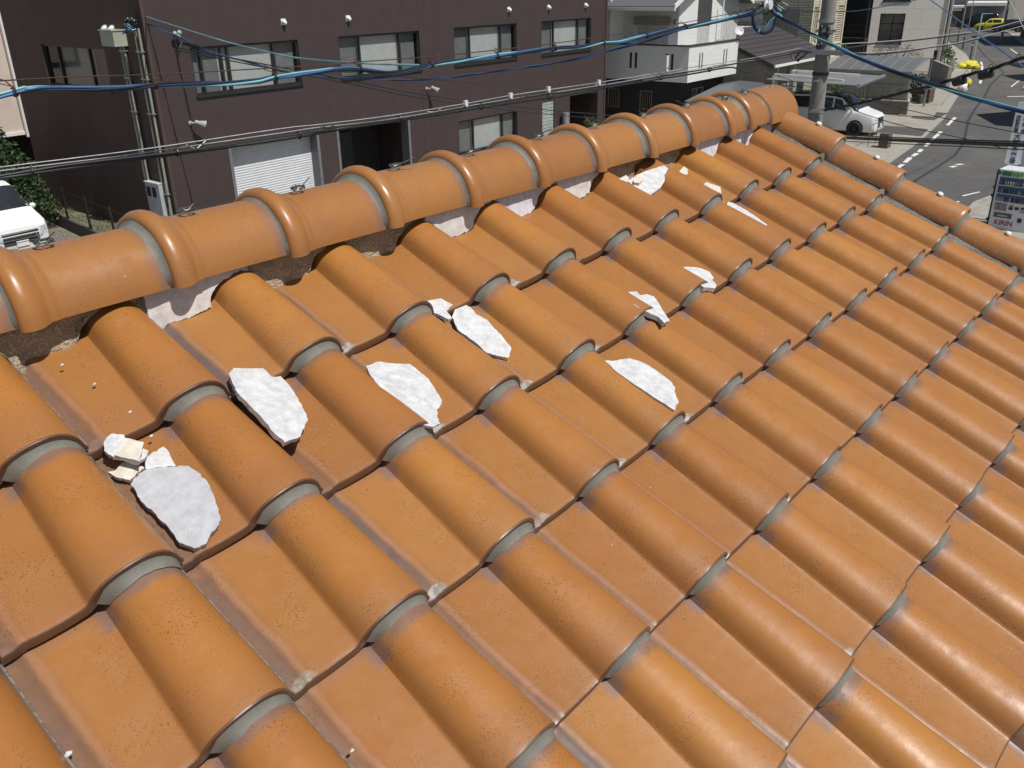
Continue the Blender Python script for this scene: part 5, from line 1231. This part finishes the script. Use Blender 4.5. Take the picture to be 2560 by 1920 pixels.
PB3 = [(0,439),(170,412),(362,389),(470,376),(800,327),(808,322),(1000,297),(1170,267.6),(1369,235),(1432,227.8),(1658,190),(1771,172),(1845,158),(1890,151),(2000,131)]
PB4 = [(0,447),(94,432),(289,405),(470,381.6),(615,362),(748,342),(873,320),(1083,289),(1264,260),(1414,239),(1527,217),(1639,199),(1739,183),(1820,168.5),(1845,173),(1861,180),(1885,178)]
cable('service_wire', 'upper of two bright silver wires sweeping across low in front of the brown building', PB1, 9, 19, .0058, M_SILV, 'wire')
t2, p2 = cable('service_wire', 'lower of two bright silver wires sweeping across in front of the brown building', PB2, 9, 18, .0058, M_SILV, 'wire')
t3, p3 = cable('black_cable', 'black cable hung just under the two silver wires', PB3, 9, 19, .0125, M_BLK)
t4, p4 = cable('black_cable', 'lowest black cable under the silver wires, held by black clips', PB4, 9, 18, .0145, M_BLK)
for k in range(10, len(p4) - 6, 11):
    c = p4[k]; d = (p4[k+1]-p4[k-1]).normalized(); sd = d.cross(Vector((0,0,1))).normalized()
    ring = [c + (sd*math.cos(a) + Vector((0,0,1))*math.sin(a)) * .04 + Vector((0,0,.02)) for a in [q*.7 for q in range(10)]]
    o = MB(); o.tube(ring, .008, 5); o.ball(c, .028, 6, 5); o.build('cable_clip', M_BLK, t4, t4.location.copy(), smooth=60)
for k in range(8, len(p2) - 4, 13):
    c = p2[k]; q = min(p3, key=lambda p: (p - c).length); o = MB(); d = (p2[k+1]-p2[k-1]).normalized()
    o.tube([c - d*.1 + Vector((0,0,.02)), q, c + d*.12 + Vector((0,0,.03))], .005, 4); o.build('wire_hanger', M_RUST if k % 2 else M_SILV, t2, t2.location.copy())
for x, y in ((1164,257),(1276,238),(1371,222),(1497,205),(1666,172)):
    o = thing('wire_tag', 'small white plastic marker clipped on the upper silver wire', 'marker', (0,0,0), 'white markers on the wire')
    n = Vector((-(p2[-1].y-p2[0].y), p2[-1].x-p2[0].x, 0)).normalized(); c = onpl(x, y, atd(*PB1[0], 9), Vector((-(atd(*PB1[-1],19).y-atd(*PB1[0],9).y), atd(*PB1[-1],19).x-atd(*PB1[0],9).x, 0)).normalized())
    o.location = c; h = .20 if x == 1666 else .03
    MB().box(-.03,.03,-.018,.018,-.03,h).build('tag_body', M_CAP, o); MB().box(-.012,.012,-.026,.026,-.05,-.03).build('clip', M_CAP, o)
PC1 = [(360,40),(542,97.6),(687,134),(754,146),(881,157),(1047,163)]
t, pts = cable('drop_wire', 'thin turquoise drop wire sloping down from the brown corner to the cable bundle', PC1, 27, 11.5, .014, M_CYAN, 'wire', 'drop wires', ext=False)
PC2 = [(356,54),(452,94),(542,134),(669,168),(700,177),(808,191.7),(917,198),(1062,199.7),(1170,188),(1279,173.6),(1423,152),(1508,130),(1617,103),(1715,72),(1890,36)]
pts = hang(PC2, 27, 17, .12, False); t = thing('drop_wire', 'thin twisted blue drop wire sagging from the brown corner to the pole cluster', 'wire', pts[len(pts)//2], 'drop wires')
for k, mt in enumerate((M_NAVY, M_BLUE)): twist(pts, .011, k, 2, .55, t, mt, .0125)
PC3 = [(700,168),(863,199),(1025,231.5),(1170,253),(1315,270),(1500,286),(1560,291)]
cable('drop_wire', 'upper thin black wire slanting down across the brown front to behind the ridge', PC3, 20, 33, .013, M_BLK, 'wire', 'drop wires')
cable('drop_wire', 'lower thin black wire slanting down across the brown front to behind the ridge', [(x, y + 5 + x*.004) for x, y in PC3], 20, 33, .013, M_BLK, 'wire', 'drop wires')
cable('drop_wire', 'faint thin dark wire crossing above the floodlight on the brown front', [(975,190),(1150,205),(1320,220),(1500,233)], 20, 33, .008, M_BLK, 'wire', 'drop wires')
# to the right of the cluster
PD = [(1923,8),(1937,34),(1960,49),(2000,70),(2041,92),(2095,119),(2163,152),(2231,177.7),(2299,202),(2367,222.4),(2448,249.5),(2560,279),(2640,298)]
pts = hang(PD, 16.8, 11, .08, False); t = thing('cable_bundle', 'twisted blue, turquoise and dark cable bundle sloping down over the street at right', 'cable', pts[len(pts)//2], 'overhead cables')
for k, (mt, rs) in enumerate(((M_NAVY,.0145),(M_BLUE,.0140),(M_CYAN,.0115),(M_BLK,.013))): twist(pts, .0155, k, 4, .28, t, mt, rs)
PE = [(2061,275),(2113,266),(2186,249.5),(2231,238.6),(2276,226),(2321,217),(2367,203.4),(2421,187),(2475,173.6),(2560,143.7),(2640,120)]
pts = hang(PE, 19.8, 15, .06, False); t = thing('black_cable', 'thick black twisted cable with two closures rising to the right from the pole', 'cable', pts[len(pts)//2], 'overhead cables')
for k in range(3): twist(pts, .017, k, 3, 1.1, t, M_BLK, .014)
mb = MB(); mb2 = pts
for k in range(4, len(pts) - 4, 9):
    c = pts[k]; d = (pts[k+1]-pts[k-1]).normalized(); sd = d.cross(Vector((0,0,1))).normalized()
    MB().tube([c + (d*math.cos(a)*.05 + Vector((0,0,1))*(math.sin(a)*.045+.03)) for a in [q*.5 for q in range(8)]], .0055, 4).build('cable_loop', M_BLK, t, t.location.copy())
for x, y in ((2404,203),(2472,183)):
    c = min(pts, key=lambda p: (p - atd(x, y, (Vector((p.x-CAM.x, p.y-CAM.y))).length)).length); d = Vector((pts[-1]-pts[0])).normalized()
    o = MB(); o.tube([c - d*.13 + Vector((0,0,-.06)), c - d*.10 + Vector((0,0,-.06)), c + d*.10 + Vector((0,0,-.06)), c + d*.13 + Vector((0,0,-.06))], [.03,.07,.07,.03], 10); o.bar(c, c + Vector((0,0,-.06)), .03); o.build('closure', M_BLK, t, t.location.copy(), smooth=40)
def pole_wire(label, px, dA, dB, r, mt, name='pole_wire'): return cable(name, label, px, dA, dB, r, mt, 'wire', 'wires over the street', ext=False)
pole_wire('upper silver wire running right from the pole above the cream building', [(2101,110),(2253,100),(2383,85),(2459,76),(2560,50),(2660,25)], 19.9, 40, .010, M_SILV)
pole_wire('lower silver wire running right from the pole below the cream window', [(2079,131.5),(2177,131.5),(2258,126),(2356,112.6),(2394,107),(2475,87),(2560,64),(2660,40)], 19.9, 40, .010, M_SILV)
pole_wire('wavy black cable under the upper silver wire', [(2090,125),(2196,107),(2253,104),(2312,97.6),(2364,91),(2440,80),(2560,56)], 19.9, 38, .018, M_BLK)
pole_wire('wavy black cable along the lower silver wire', [(2079,134),(2180,136),(2260,129),(2330,118),(2394,109),(2475,90)], 19.9, 32, .018, M_BLK)
pole_wire('blue wire slanting down across the street from the top edge', [(2290,-25),(2326,0),(2375,35),(2448,89.5),(2505,127.5),(2560,168),(2640,225)], 30, 14, .012, M_BLUE)
pole_wire('thin black wire slanting down from the pole over the white minivan', [(2066,214),(2204,257.7),(2367,297),(2532,329.5),(2640,350)], 19.9, 14, .0065, M_BLK)
pole_wire('thin black wire slanting down from the ridge end across the yard', [(1990,218),(2068,252),(2177,290),(2258,314.6),(2394,343),(2500,368)], 22, 14, .0065, M_BLK)
pole_wire('thin grey wire steeply crossing the top right corner', [(2510,-20),(2523,0),(2545,42),(2560,73),(2580,110)], 30, 30, .012, M_SILV)
pole_wire('thin blue wire passing behind the pole near the top edge', [(1900,12),(1996,27),(2122,28.5),(2200,18),(2272,4),(2330,-10)], 17, 30, .010, M_NAVY)
pole_wire('thin black wire dropping along the small brown roof towards the ridge', [(1890,168),(1930,185),(1990,205),(2035,222)], 19, 26, .008, M_BLK)
for k, (dy, r, lb) in enumerate(((-5,.011,'uppermost'),(0,.020,'thickest'),(3.5,.014,'third'),(10,.008,'lowest'))):
    pole_wire(lb + ' of the four black cables running level low over the street', [(2080,340+dy),(2117,343+dy),(2231,348.5+dy),(2367,354+dy*1.05),(2560,361+dy*1.3),(2660,365+dy*1.4)], 19, 12, r, M_BLK, 'level_cable')
# cluster where the bundle is anchored: clamps, spool and coils
cc = atd(1925, 14, 16.8); t = thing('cable_anchor', 'tangle of cable clamps, white spool and jumper loops at the top left of the pole', 'cable anchor', cc)
mb = MB()
for a, b in (((1850,26),(1925,10)),((1868,25),(1915,2)),((1905,8),(1965,-6)),((1890,20),(1945,-4))): mb.bar(atd(*a, 16.6), atd(*b, 16.8), .03)
for x, y in ((1872,25),(1884,22),(1913,12),(1930,2),(1946,-2)): mb.ball(atd(x, y, 16.7), .055, 8, 6)
mb.build('clamp', mat('dull_clamp', (.13,.12,.10), (.07,.065,.055), .6, 20, metal=.4), t, cc, smooth=60)
c = atd(1921, 12, 16.6); MB().lathe([(.001,-.05),(.075,-.05),(.08,-.03),(.05,-.015),(.05,.015),(.08,.03),(.075,.05),(.001,.05)], c, 'y', 14).build('spool', M_CAP, t, cc, smooth=50)
rr = random.Random(12)
for k in range(7):
    x0, y0 = 1900 + 10*k, 8 + rr.uniform(-6, 8); pts = [atd(x0 + 14*math.sin(q*.7+k), y0 + q*5.2 - (q > 5)*(q-5)*9, 16.6 + .03*k) for q in range(10)]
    MB().tube(smooth_pts(pts, .05), .0085, 5).build('jumper', (M_NAVY, M_CYAN, M_BLK)[k % 3], t, cc, smooth=60)
cc2 = atd(1925, 62, 16.7); t = thing('cable_coil', 'hanging coil of blue and turquoise cable beside the pole, above the small brown roof', 'cable coil', cc2)
def coil(px, r, mt): MB().tube(smooth_pts([atd(x, y, 16.7) for x, y in px], .04), r, 7).build('coil_loop', mt, t, cc2, smooth=60)
coil([(1881,28),(1881,45),(1882,60),(1888,74),(1900,83),(1914,84),(1926,78),(1934,66),(1938,50),(1940,40),(1946,36)], .019, M_NAVY)
coil([(1883,32),(1884,52),(1890,70),(1902,80),(1914,79),(1924,70),(1930,58),(1936,46),(1955,43)], .013, M_BLUE)
coil([(1955,44),(1942,43),(1930,48),(1920,60),(1912,72),(1902,76),(1892,70),(1889,61),(1895,53),(1905,51),(1914,56),(1917,64),(1912,74)], .011, M_CYAN)
coil([(1956,43),(1948,35),(1938,33),(1936,42),(1928,58),(1918,76),(1906,83)], .011, M_CYAN)

# ------------------------------------------------------------------ plants on the right
plant('garden_shrub', 'round bright green shrub between the brick house and the pole', 'shrub', bw(38.6,-5.3), [(0,0,1.3,.55),(.3,.5,1.0,.5),(-.3,-.3,.9,.45),(.2,-.2,1.8,.3)], LEAF, .07, 420, 21, .8)
plant('garden_shrub', 'green shrub at the foot of the black timber house', 'shrub', bw(51.6,-.2), [(0,0,2.0,.6),(.2,.6,1.6,.55),(0,-.5,1.5,.5)], LEAF, .09, 260, 22, 1.2)
plant('dry_shrub', 'reddish brown dry shrub under the black veranda', 'shrub', bw(52.2,-1.6), [(0,0,1.6,.5),(0,-.6,1.5,.5),(.2,.5,1.4,.4)], mat('dry_leaf', (.12,.055,.035), (.07,.035,.025), .7, 4), .07, 200, 23, .8)
plant('bare_shrub', 'sparse greyish shrub along the foot of the cream panelled wall', 'shrub', (75.3,22.6,0), [(0,0,1.5,.6),(-.3,1.0,1.6,.6),(-.4,2.0,1.5,.6),(0,-.8,1.3,.4)], mat('pale_twig', (.22,.18,.15), (.14,.11,.09), .8, 4), .06, 120, 24, .7)
plant('green_bush', 'loose green bush at the end of the arched carport', 'bush', bw(44.6,-6.7), [(0,0,1.1,.5),(.4,.5,1.5,.45),(-.4,-.2,1.6,.4),(.2,-.3,1.9,.3)], LEAF, .07, 200, 25, .7)
plant('yellow_bush', 'yellow green bush by the corner of the cream building', 'bush', (72.5,18.6,0), [(0,0,.9,.55),(.3,.3,1.5,.45),(-.2,.3,1.9,.35)], LEAFY, .08, 240, 26, .6)
plant('small_tree', 'small thin tree beside the white house above the ridge', 'tree', bw(35.5,-5.9), [(0,0,1.45,.35),(.3,.2,1.1,.25)], LEAF, .06, 300, 27, .9)
plant('small_shrub', 'little green shrub just above the ridge end caps', 'shrub', bw(36.2,-6.9), [(0,0,.9,.25)], LEAF, .06, 400, 28, .5)
plant('potted_plant', 'small plant with pale leaves growing by the dark passage', 'plant', bw(19.8,-.6), [(0,0,1.15,.30),(.1,-.1,.9,.25)], LEAFY, .07, 260, 29, .5)
plant('street_bush', 'green bush beyond the cream building at the far bend', 'bush', (118,33.5,0), [(0,0,1.2,.8),(.5,1,2.2,.7),(0,0,3.0,.6)], LEAFY, .13, 110, 30, .9)
plant('planter_shrub', 'dark shrub growing out of the brown wooden planter', 'shrub', bw(43.6,-8.0), [(0,0,1.2,.45),(0,.5,1.2,.4)], LEAFD, .08, 260, 31, .7)
t = bthing('wooden_planter', 'brown wooden planter box with a dark pot beside the pavement', 'planter', 43.4, -8.3)
mb = MB()
for k in range(4): mb.box(43.0,44.1,-8.75,-7.5,.02+.21*k,.20+.21*k)
mb.build('box', mat('brown_planks', (.13,.085,.055), (.09,.06,.04), .85, 6, stretch=(1,4,6)), t, (43.4,-8.3,0)); MB().lathe([(.001,.55),(.17,.55),(.20,.5),(.14,0)], (42.7,-8.35,0), 'z', 14).build('pot', mat('dark_pot', (.045,.06,.05), rough=.5), t, (43.4,-8.3,0), smooth=40)
M_CONCW = mat('block_wall', (.30,.29,.27), (.25,.24,.22), .9, 4)
t = thing('garden_wall', 'grey block wall with a black gate post in front of the cream building', 'wall', (66.5,17.6,0)); mb = MB(); mb.ext([(65.2,16.4,0),(70,18.9,0),(70,18.9,1.35),(65.2,16.4,1.35)], (-.12,.2,0)); mb.build('wall', M_CONCW, t, (66.5,17.6,0)); MB().box(71.2,71.4,19.3,19.5,0,1.9).build('post', M_BLACK, t, (66.5,17.6,0))
# brown and grey fence posts beside the bend
t = thing('boundary_wall', 'tall grey wall and dark post along the footway past the cream building', 'wall', (84,23.6,0)); mb = MB(); mb.ext([(78.5,21.2,0),(95,27.0,0),(95,27.0,1.9),(78.5,21.2,1.9)], (-.06,.2,0)); mb.build('wall', M_CONCW, t, (84,23.6,0)); mb = MB(); mb.box(78.2,78.5,20.7,21.0,0,3.0); mb.build('post', M_TIM, t, (84,23.6,0))

# ------------------------------------------------------------------ street things
for k, (x, y, lb) in enumerate(((2425,149,'dark bollard on the pavement edge, nearest the yellow net'),(2406,123,'dark bollard on the pavement edge, middle of three'),(2393,106,'dark bollard on the pavement edge, farthest up the street'))):
    p = onz(x, y); t = thing('bollard', lb, 'bollard', p, 'bollards along the pavement'); 
    MB().lathe([(.001,1.45),(.06,1.44),(.07,1.38),(.07,.0)], p, 'z', 12).build('post', M_BRN, t, p, smooth=50); MB().lathe([(.072,1.18),(.072,1.26)], p, 'z', 12).build('reflector_band', M_CAP, t, p)
p = onz(2432, 160); t = thing('sign_pole', 'slender pale green street pole with a short arm at the top', 'pole', p); M_GRN = mat('pale_green_paint', (.26,.44,.36), (.22,.38,.31), .5, 4)
MB().tube([p, p + Vector((0,0,3.9))], .055, 8).build('pole', M_GRN, t, p, smooth=60); MB().tube([p + Vector((0,0,3.88)), p + Vector((.2,-.75,3.9))], .035, 6).build('arm', M_STEEL, t, p, smooth=60)
p = onz(2420, 172); t = thing('rubbish_pile', 'bright yellow net thrown over rubbish bags beside the green pole', 'rubbish', p); mb = MB(); rr = random.Random(4)
for dx, dy, r in ((0,0,.40),(.25,-.35,.32),(-.2,.35,.34),(.1,-.1,.46)): mb.ball(p + Vector((dx, dy, r*.55)), r, 12, 8, (1.2,1.2,.8), .5)
mb.build('net', mat('yellow_net', (.66,.60,.03), (.48,.44,.02), .7, 6), t, p, smooth=60)
p = onz(2403, 234); t = thing('rubbish_bag', 'white rubbish bag standing on the pavement edge under the black cable', 'rubbish bag', p); mb = MB(); mb.ball(p + Vector((0,0,.28)), .34, 12, 8, (.9,.9,1), .5); mb.ball(p + Vector((.02,0,.62)), .10, 8, 5, (1,1,1.3), .5); mb.build('bag', M_CAP, t, p, smooth=60)
p = onz(2416, 218); t = thing('rubbish_bag', 'small yellow rubbish bag behind the white one on the pavement edge', 'rubbish bag', p); MB().ball(p + Vector((0,0,.25)), .28, 12, 8, (.9,.9,1), .5).build('bag', _m['yellow_net'], t, p, smooth=60)
p = Vector((46.8, 18.0, 0)); t = thing('motorbike', 'dark motorbike with chrome mirrors parked behind the utility pole', 'motorbike', p)
for s_ in (-.62, .62): MB().lathe([(.20,-.05),(.28,-.055),(.30,0),(.28,.055),(.20,.05)], p + Vector((s_,0,.30)), 'y', 16).build('wheel', M_TYRE, t, p, smooth=40)
mb = MB(); mb.ball(p + Vector((-.05,0,.62)), .30, 12, 8, (1.3,.55,.6)); mb.ball(p + Vector((-.5,0,.72)), .24, 10, 6, (1.5,.55,.35)); mb.ball(p + Vector((.55,0,.78)), .22, 10, 6, (.7,.8,1)); mb.ball(p + Vector((0,0,.40)), .24, 10, 6, (1.1,.7,.8)); mb.build('body', M_CARK, t, p, smooth=60)
mb = MB(); mb.tube([p + Vector((.62,-.0,.3)), p + Vector((.45,0,.95))], .035, 6); mb.tube([p + Vector((.42,-.36,1.02)), p + Vector((.46,0,.96)), p + Vector((.42,.36,1.02))], .018, 6); mb.build('handlebar', M_BLACK, t, p, smooth=60)
for s_ in (-.3,.3):
    mb = MB(); mb.tube([p + Vector((.43,s_,1.0)), p + Vector((.40,s_*1.15,1.2))], .01, 5); mb.ball(p + Vector((.40,s_*1.18,1.24)), .06, 8, 5, (.5,1.2,.8)); mb.build('mirror', M_CHROME, t, p, smooth=60)
# writing
CH = []
def text(body, size, mt, name, par, mtx, depth=.002, off=(0,0,0)):
    cu = bpy.data.curves.new(name, 'FONT'); cu.body = body; cu.size = size; cu.align_x = 'CENTER'; cu.align_y = 'CENTER'; cu.extrude = depth; cu.offset = size * .022; cu.resolution_u = 3
    o = bpy.data.objects.new(name, cu); C.objects.link(o); dg = bpy.context.evaluated_depsgraph_get(); me = bpy.data.meshes.new_from_object(o.evaluated_get(dg))
    bpy.data.objects.remove(o); me.transform(mtx); me.materials.clear(); me.materials.append(mt)
    r = bpy.data.objects.new(name, me); C.objects.link(r); r.parent = par; return r
M_INK = mat('black_lettering', (.03,.03,.035), rough=.5)
# hanging police box sign: local x to the reader's right, z up, face looks along -y
KX = lambda a, b: (2380 + a / 4.878, 260 + b / 4.878)
sp = atd(*KX(735, 740), 30); sp.z -= .0; zb = sp.z
to = Vector((CAM.x - sp.x, CAM.y - sp.y, 0)).normalized(); rz_ = math.atan2(to.y, to.x) + rad(90)
t = thing('police_sign', 'tall white signboard with vertical black lettering on a street pole', 'sign', (sp.x, sp.y, zb), None, rz_)
W_, H_ = .40, 1.76
mb = MB(); pr = [(-W_/2+.03,0),(W_/2-.03,0),(W_/2,.04),(W_/2,H_-.04),(W_/2-.03,H_),(-W_/2+.03,H_),(-W_/2,H_-.04),(-W_/2,.04)]
mb.ext([(x, -.03, z) for x, z in pr], (0, .06, 0)); mb.build('panel', mat('sign_panel', (.60,.62,.66), (.56,.58,.62), .4, 3), t)
mb = MB()
for x in (-W_/2-.012, W_/2-.008): mb.box(x, x+.02, -.034, .034, .03, H_-.03)
mb.build('edge_trim', M_CHROME, t)
TX = Matrix.Rotation(rad(90), 4, 'X')
def sgn(ch, x, z, sz): text(ch, sz, M_INK, 'lettering', t, Matrix.Translation((x, -.033, z)) @ TX)
for i, ch in enumerate('大野木交番'): sgn(ch, -.02, .80 - .175*i, .172)
for i, ch in enumerate('西警察署'): sgn(ch, -.095, 1.335 - .12*i, .122)
for i, ch in enumerate('愛知県'): sgn(ch, .095, 1.32 - .18*i, .122)
q = atd(*KX(860, 600), 30.1); t2 = thing('street_post', 'thin dark grey post carrying the tall white signboard', 'post', (q.x, q.y, 0)); MB().lathe([(.001,5.2),(.05,5.2),(.055,0)], (q.x, q.y, 0), 'z', 12).build('post', mat('grey_post', (.13,.125,.12), rough=.6), t2, (q.x, q.y, 0), smooth=50)
mb = MB(); mb.bar((q.x, q.y, zb+.25), (sp.x, sp.y, zb+.25), .04); mb.bar((q.x, q.y, zb+1.4), (sp.x, sp.y, zb+1.4), .04); mb.build('sign_bracket', M_STEEL, t2, (q.x, q.y, 0))
# vending machine: local x along its front (to the reader's right), -y out of the front
vb = Vector((28.30, 4.62, .10)); vt = thing('vending_machine', 'white drinks vending machine with green top panel at the street corner', 'vending machine', vb, None, rad(85-180))
M_VW = mat('vending_white', (.70,.70,.72), (.66,.66,.68), .35, 3); VWd, VD, VH = 1.04, .70, 1.72
mb = MB(); mb.box(0,VWd,0,VD,0,VH); mb.build('cabinet', M_VW, vt)
mb = MB(); mb.box(-.05,-.003,.0,VD,.02,VH-.03); mb.build('side_panel', M_BLACK, vt)
mb = MB(); mb.ball((-.04,-.03,.95), .05, 8, 5); mb.ball((-.04,-.03,.25), .05, 8, 5); mb.ball((-.04,-.03,1.2), .04, 8, 5); mb.build('hinge', M_BLACK, vt)
MB().box(.02,VWd-.02,-.03,-.003,1.53,VH-.01).build('top_panel', M_VW, vt)
mb = MB(); mb.box(.10,.36,-.036,-.031,1.55,1.68); mb.build('advert', mat('green_print', (.05,.26,.08), (.03,.17,.05), .4, 9), vt)
mb = MB(); mb.box(.36,.66,-.036,-.0312,1.55,1.68); mb.build('advert', mat('pale_green_print', (.45,.60,.25), (.10,.30,.08), .4, 14), vt)
mb = MB(); mb.lathe([(.001,-.034),(.065,-.034),(.065,-.0305)], (.80,0,1.615), 'y', 16); mb.build('advert', M_INK, vt); mb = MB(); mb.lathe([(.001,-.038),(.05,-.038),(.05,-.003)], (.035,0,1.62), 'y', 14); mb.build('corner_lamp', mat('teal_print', (.03,.17,.15), rough=.4), vt)
rr = random.Random(9); CANS = [mat('can_%s' % n, c, rough=.3) for n, c in (('blue', (.05,.09,.22)), ('white', (.38,.38,.40)), ('yellow', (.30,.26,.08)), ('red', (.20,.06,.06)), ('dark', (.05,.045,.04)), ('green', (.08,.18,.09)), ('amber', (.22,.13,.06)))]
M_SHELF = mat('shelf_blue', (.05,.11,.22), (.04,.09,.18), .5, 3)
for r in range(3):
    z0 = 1.28 - r * .235
    MB().box(.07,VWd-.05,-.028,-.004,z0,z0+.22).build('display', M_SHELF, vt)
    MB().box(.05,VWd-.03,-.045,-.029,z0-.012,z0+.008).build('shelf', M_CAP, vt)
    for k in range(13):
        x = .12 + k * .066
        MB().lathe([(.001,.12),(.018,.12),(.026,.10),(.026,0)], (x, -.033, z0+.012), 'z', 8).build('bottle' if r == 0 else 'can', rr.choice(CANS), vt, smooth=40)
mb = MB(); mb.box(.07,.40,-.012,-.003,.54,.76); mb.build('poster', mat('poster_print', (.40,.30,.30), (.12,.11,.14), .5, 14), vt)
for x, z, w_, h_ in ((.47,.70,.10,.03),(.46,.60,.11,.08),(.62,.62,.11,.08),(.78,.66,.13,.05)): MB().box(x,x+w_,-.012,-.003,z,z+h_).build('payment_panel', M_INK, vt)
MB().box(.78,.92,-.012,-.003,.55,.64).build('payment_panel', mat('pink_print', (.5,.35,.35), rough=.5), vt)
MB().box(.10,.58,-.02,-.003,.34,.48).build('delivery_flap', mat('grey_flap', (.10,.105,.10), rough=.4), vt); MB().box(.20,.48,-.024,-.0205,.38,.43).build('flap_handle', M_STEEL, vt)
MB().box(.76,.87,-.02,-.003,.27,.39).build('coin_return', M_BRN, vt)
text('KIRIN', .20, mat('red_lettering', (.42,.03,.05), rough=.45), 'lettering', vt, Matrix.Translation((.40, -.006, .19)) @ TX, .003)
# ------------------------------------------------------------------ far end of the street
def bx(name, label, cat, x, y, rz, parts):
    t = thing(name, label, cat, (x, y, 0), None, rad(rz))
    for nm, dims, mt in parts: MB().box(*dims).build(nm, mt, t)
    return t
M_GAR = mat('grey_shutter', (.22,.225,.22), (.19,.195,.19), .6, 2, stretch=(1,1,20)); M_SLATE = mat('blue_grey_door', (.25,.28,.33), rough=.6)
bx('garage', 'grey shuttered garage with white roof edge at the end of the street', 'garage', 143.5, 32.3, 14, [('wall',(0,8,0,4.6,0,2.75),M_GAR),('roof',(-.5,8.3,-.2,4.8,2.75,3.15),M_WHITE),('shutter',(-.06,-.003,2.3,4.4,.05,2.5),mat('pale_shutter',(.27,.28,.27),(.22,.23,.22),.6,1.5,stretch=(1,1,18))),('door',(-.06,-.003,.5,1.9,.1,2.2),M_SLATE),('pier',(-.09,-.002,2.0,2.22,0,2.7),M_CONCW)])
bx('house_far', 'pale house with a white eave behind the garage', 'house', 152, 33, 14, [('wall',(0,8,0,9,0,6),mat('pale_far_wall',(.55,.53,.48),rough=.9)),('roof',(-.6,8.6,-.6,9.6,6,6.3),M_WHITE),('window',(-.05,-.003,2,4,3.5,5),M_GLASSD)])
bx('gate_house', 'low brown gate with white canopy left of the black minivan', 'gate', 142, 37.3, 14, [('wall',(0,3,0,3.2,0,2.0),mat('brown_gate',(.16,.12,.09),(.12,.09,.07),.8,5)),('roof',(-.5,3.2,-.2,3.6,2.5,2.75),M_WHITE),('post',(-.1,.1,-.1,.1,0,2.5),M_BRN),('post',(-.1,.1,3.1,3.3,0,2.5),M_BRN),('door',(-.06,-.003,1.0,2.2,.1,1.8),M_GAR)])
bx('far_house', 'grey roofed house behind the cream building at the far bend', 'house', 128, 41, 20, [('wall',(0,10,0,8,0,5.5),mat('far_grey_wall',(.30,.28,.26),rough=.9)),('roof',(-.6,10.6,-.6,8.6,5.5,5.9),M_RGREY),('window',(1,3,-.05,-.003,2.5,4),M_GLASSD)])
M_DKB = mat('dark_brown_wall', (.085,.068,.062), (.07,.056,.052), .8, 3)
bx('dark_house', 'dark brown building on the right side of the far street', 'building', 108, 16.6, 20, [('wall',(0,16,-9,3.2,0,8),M_DKB),('roof',(-.4,16.4,-9.4,3.6,8,8.3),M_BRN),('window',(-.05,-.003,-1.6,-.6,3.0,4.4),M_GLASSD),('window',(-.05,-.003,-4.6,-3.2,1.2,2.6),M_GLASSD),('downpipe',(-.12,-.02,2.6,2.75,0,8),M_BLACK),('pillar',(-1.2,-.7,2.9,3.4,0,8),mat('brown_pillar',(.12,.09,.07),rough=.8))])
t = bx('low_fence', 'low brown wall with iron railing before the dark brown building', 'fence', 99.5, 15.4, 20, [('wall',(0,9,-.1,.1,0,.75),mat('brown_low_wall',(.16,.13,.10),rough=.9))])
mb = MB()
for k in range(36): mb.box(.1+.25*k,.13+.25*k,-.015,.015,.75,1.3)
mb.box(.05,8.95,-.02,.02,1.3,1.34); mb.build('railing', M_BLACK, t)
for (x, y, d, h, r, lb) in ((2404,68,142,9,.12,'pale concrete pole beside the black minivan at the street end'),(2425,50,139,8,.06,'thin grey pole before the grey garage'),(2503,100,114,9,.14,'dark pole at the kerb before the dark brown building')):
    p = atd(x, y, d); p.z = 0; t = thing('street_pole', lb, 'pole', p, 'poles at the end of the street'); MB().lathe([(.001,h),(r*.8,h),(r,0)], p, 'z', 12).build('pole', M_POLE if r > .1 else M_STEEL, t, p, smooth=50)
    MB().box(p.x-.2,p.x+.2,p.y-.12,p.y+.12,h*.45,h*.45+.3).build('pole_box', M_STEEL, t, p)
# gabled neighbours just beyond the right edge of the view, whose roofs shade the street
def gable(x0, x1, yf, h, ridge, label):
    t = thing('gabled_house', label, 'house', (x0, yf, 0)); oo = (x0, yf, 0); xm = (x0+x1)/2
    MB().ext([(x0,yf,0),(x1,yf,0),(x1,yf,h),(xm,yf,ridge),(x0,yf,h)], (0,-11,0)).build('wall', M_DKB, t, oo)
    mb = MB(); mb.ext([(x0-.4,yf+.4,h-.15),(xm,yf+.4,ridge+.12),(xm,yf+.4,ridge+.3),(x0-.4,yf+.4,h+.05)], (0,-11.8,0)); mb.ext([(x1+.4,yf+.4,h-.15),(xm,yf+.4,ridge+.12),(xm,yf+.4,ridge+.3),(x1+.4,yf+.4,h+.05)], (0,-11.8,0)); mb.build('roof', M_RGREY, t, oo)
    MB().box(xm-.8,xm+.8,yf+.004,yf+.05,1.0,2.6).build('window', M_GLASSD, t, oo)
gable(50.2, 56.4, 6.3, 5.0, 7.9, 'dark gabled house on the right whose roof shades the near street')
gable(72.5, 78.5, 10.2, 5.2, 8.2, 'dark gabled house farther right whose roof shades the street at the bend')
gable(82.6, 88.2, 12.4, 5.4, 8.4, 'dark gabled house farthest right beside the bend')
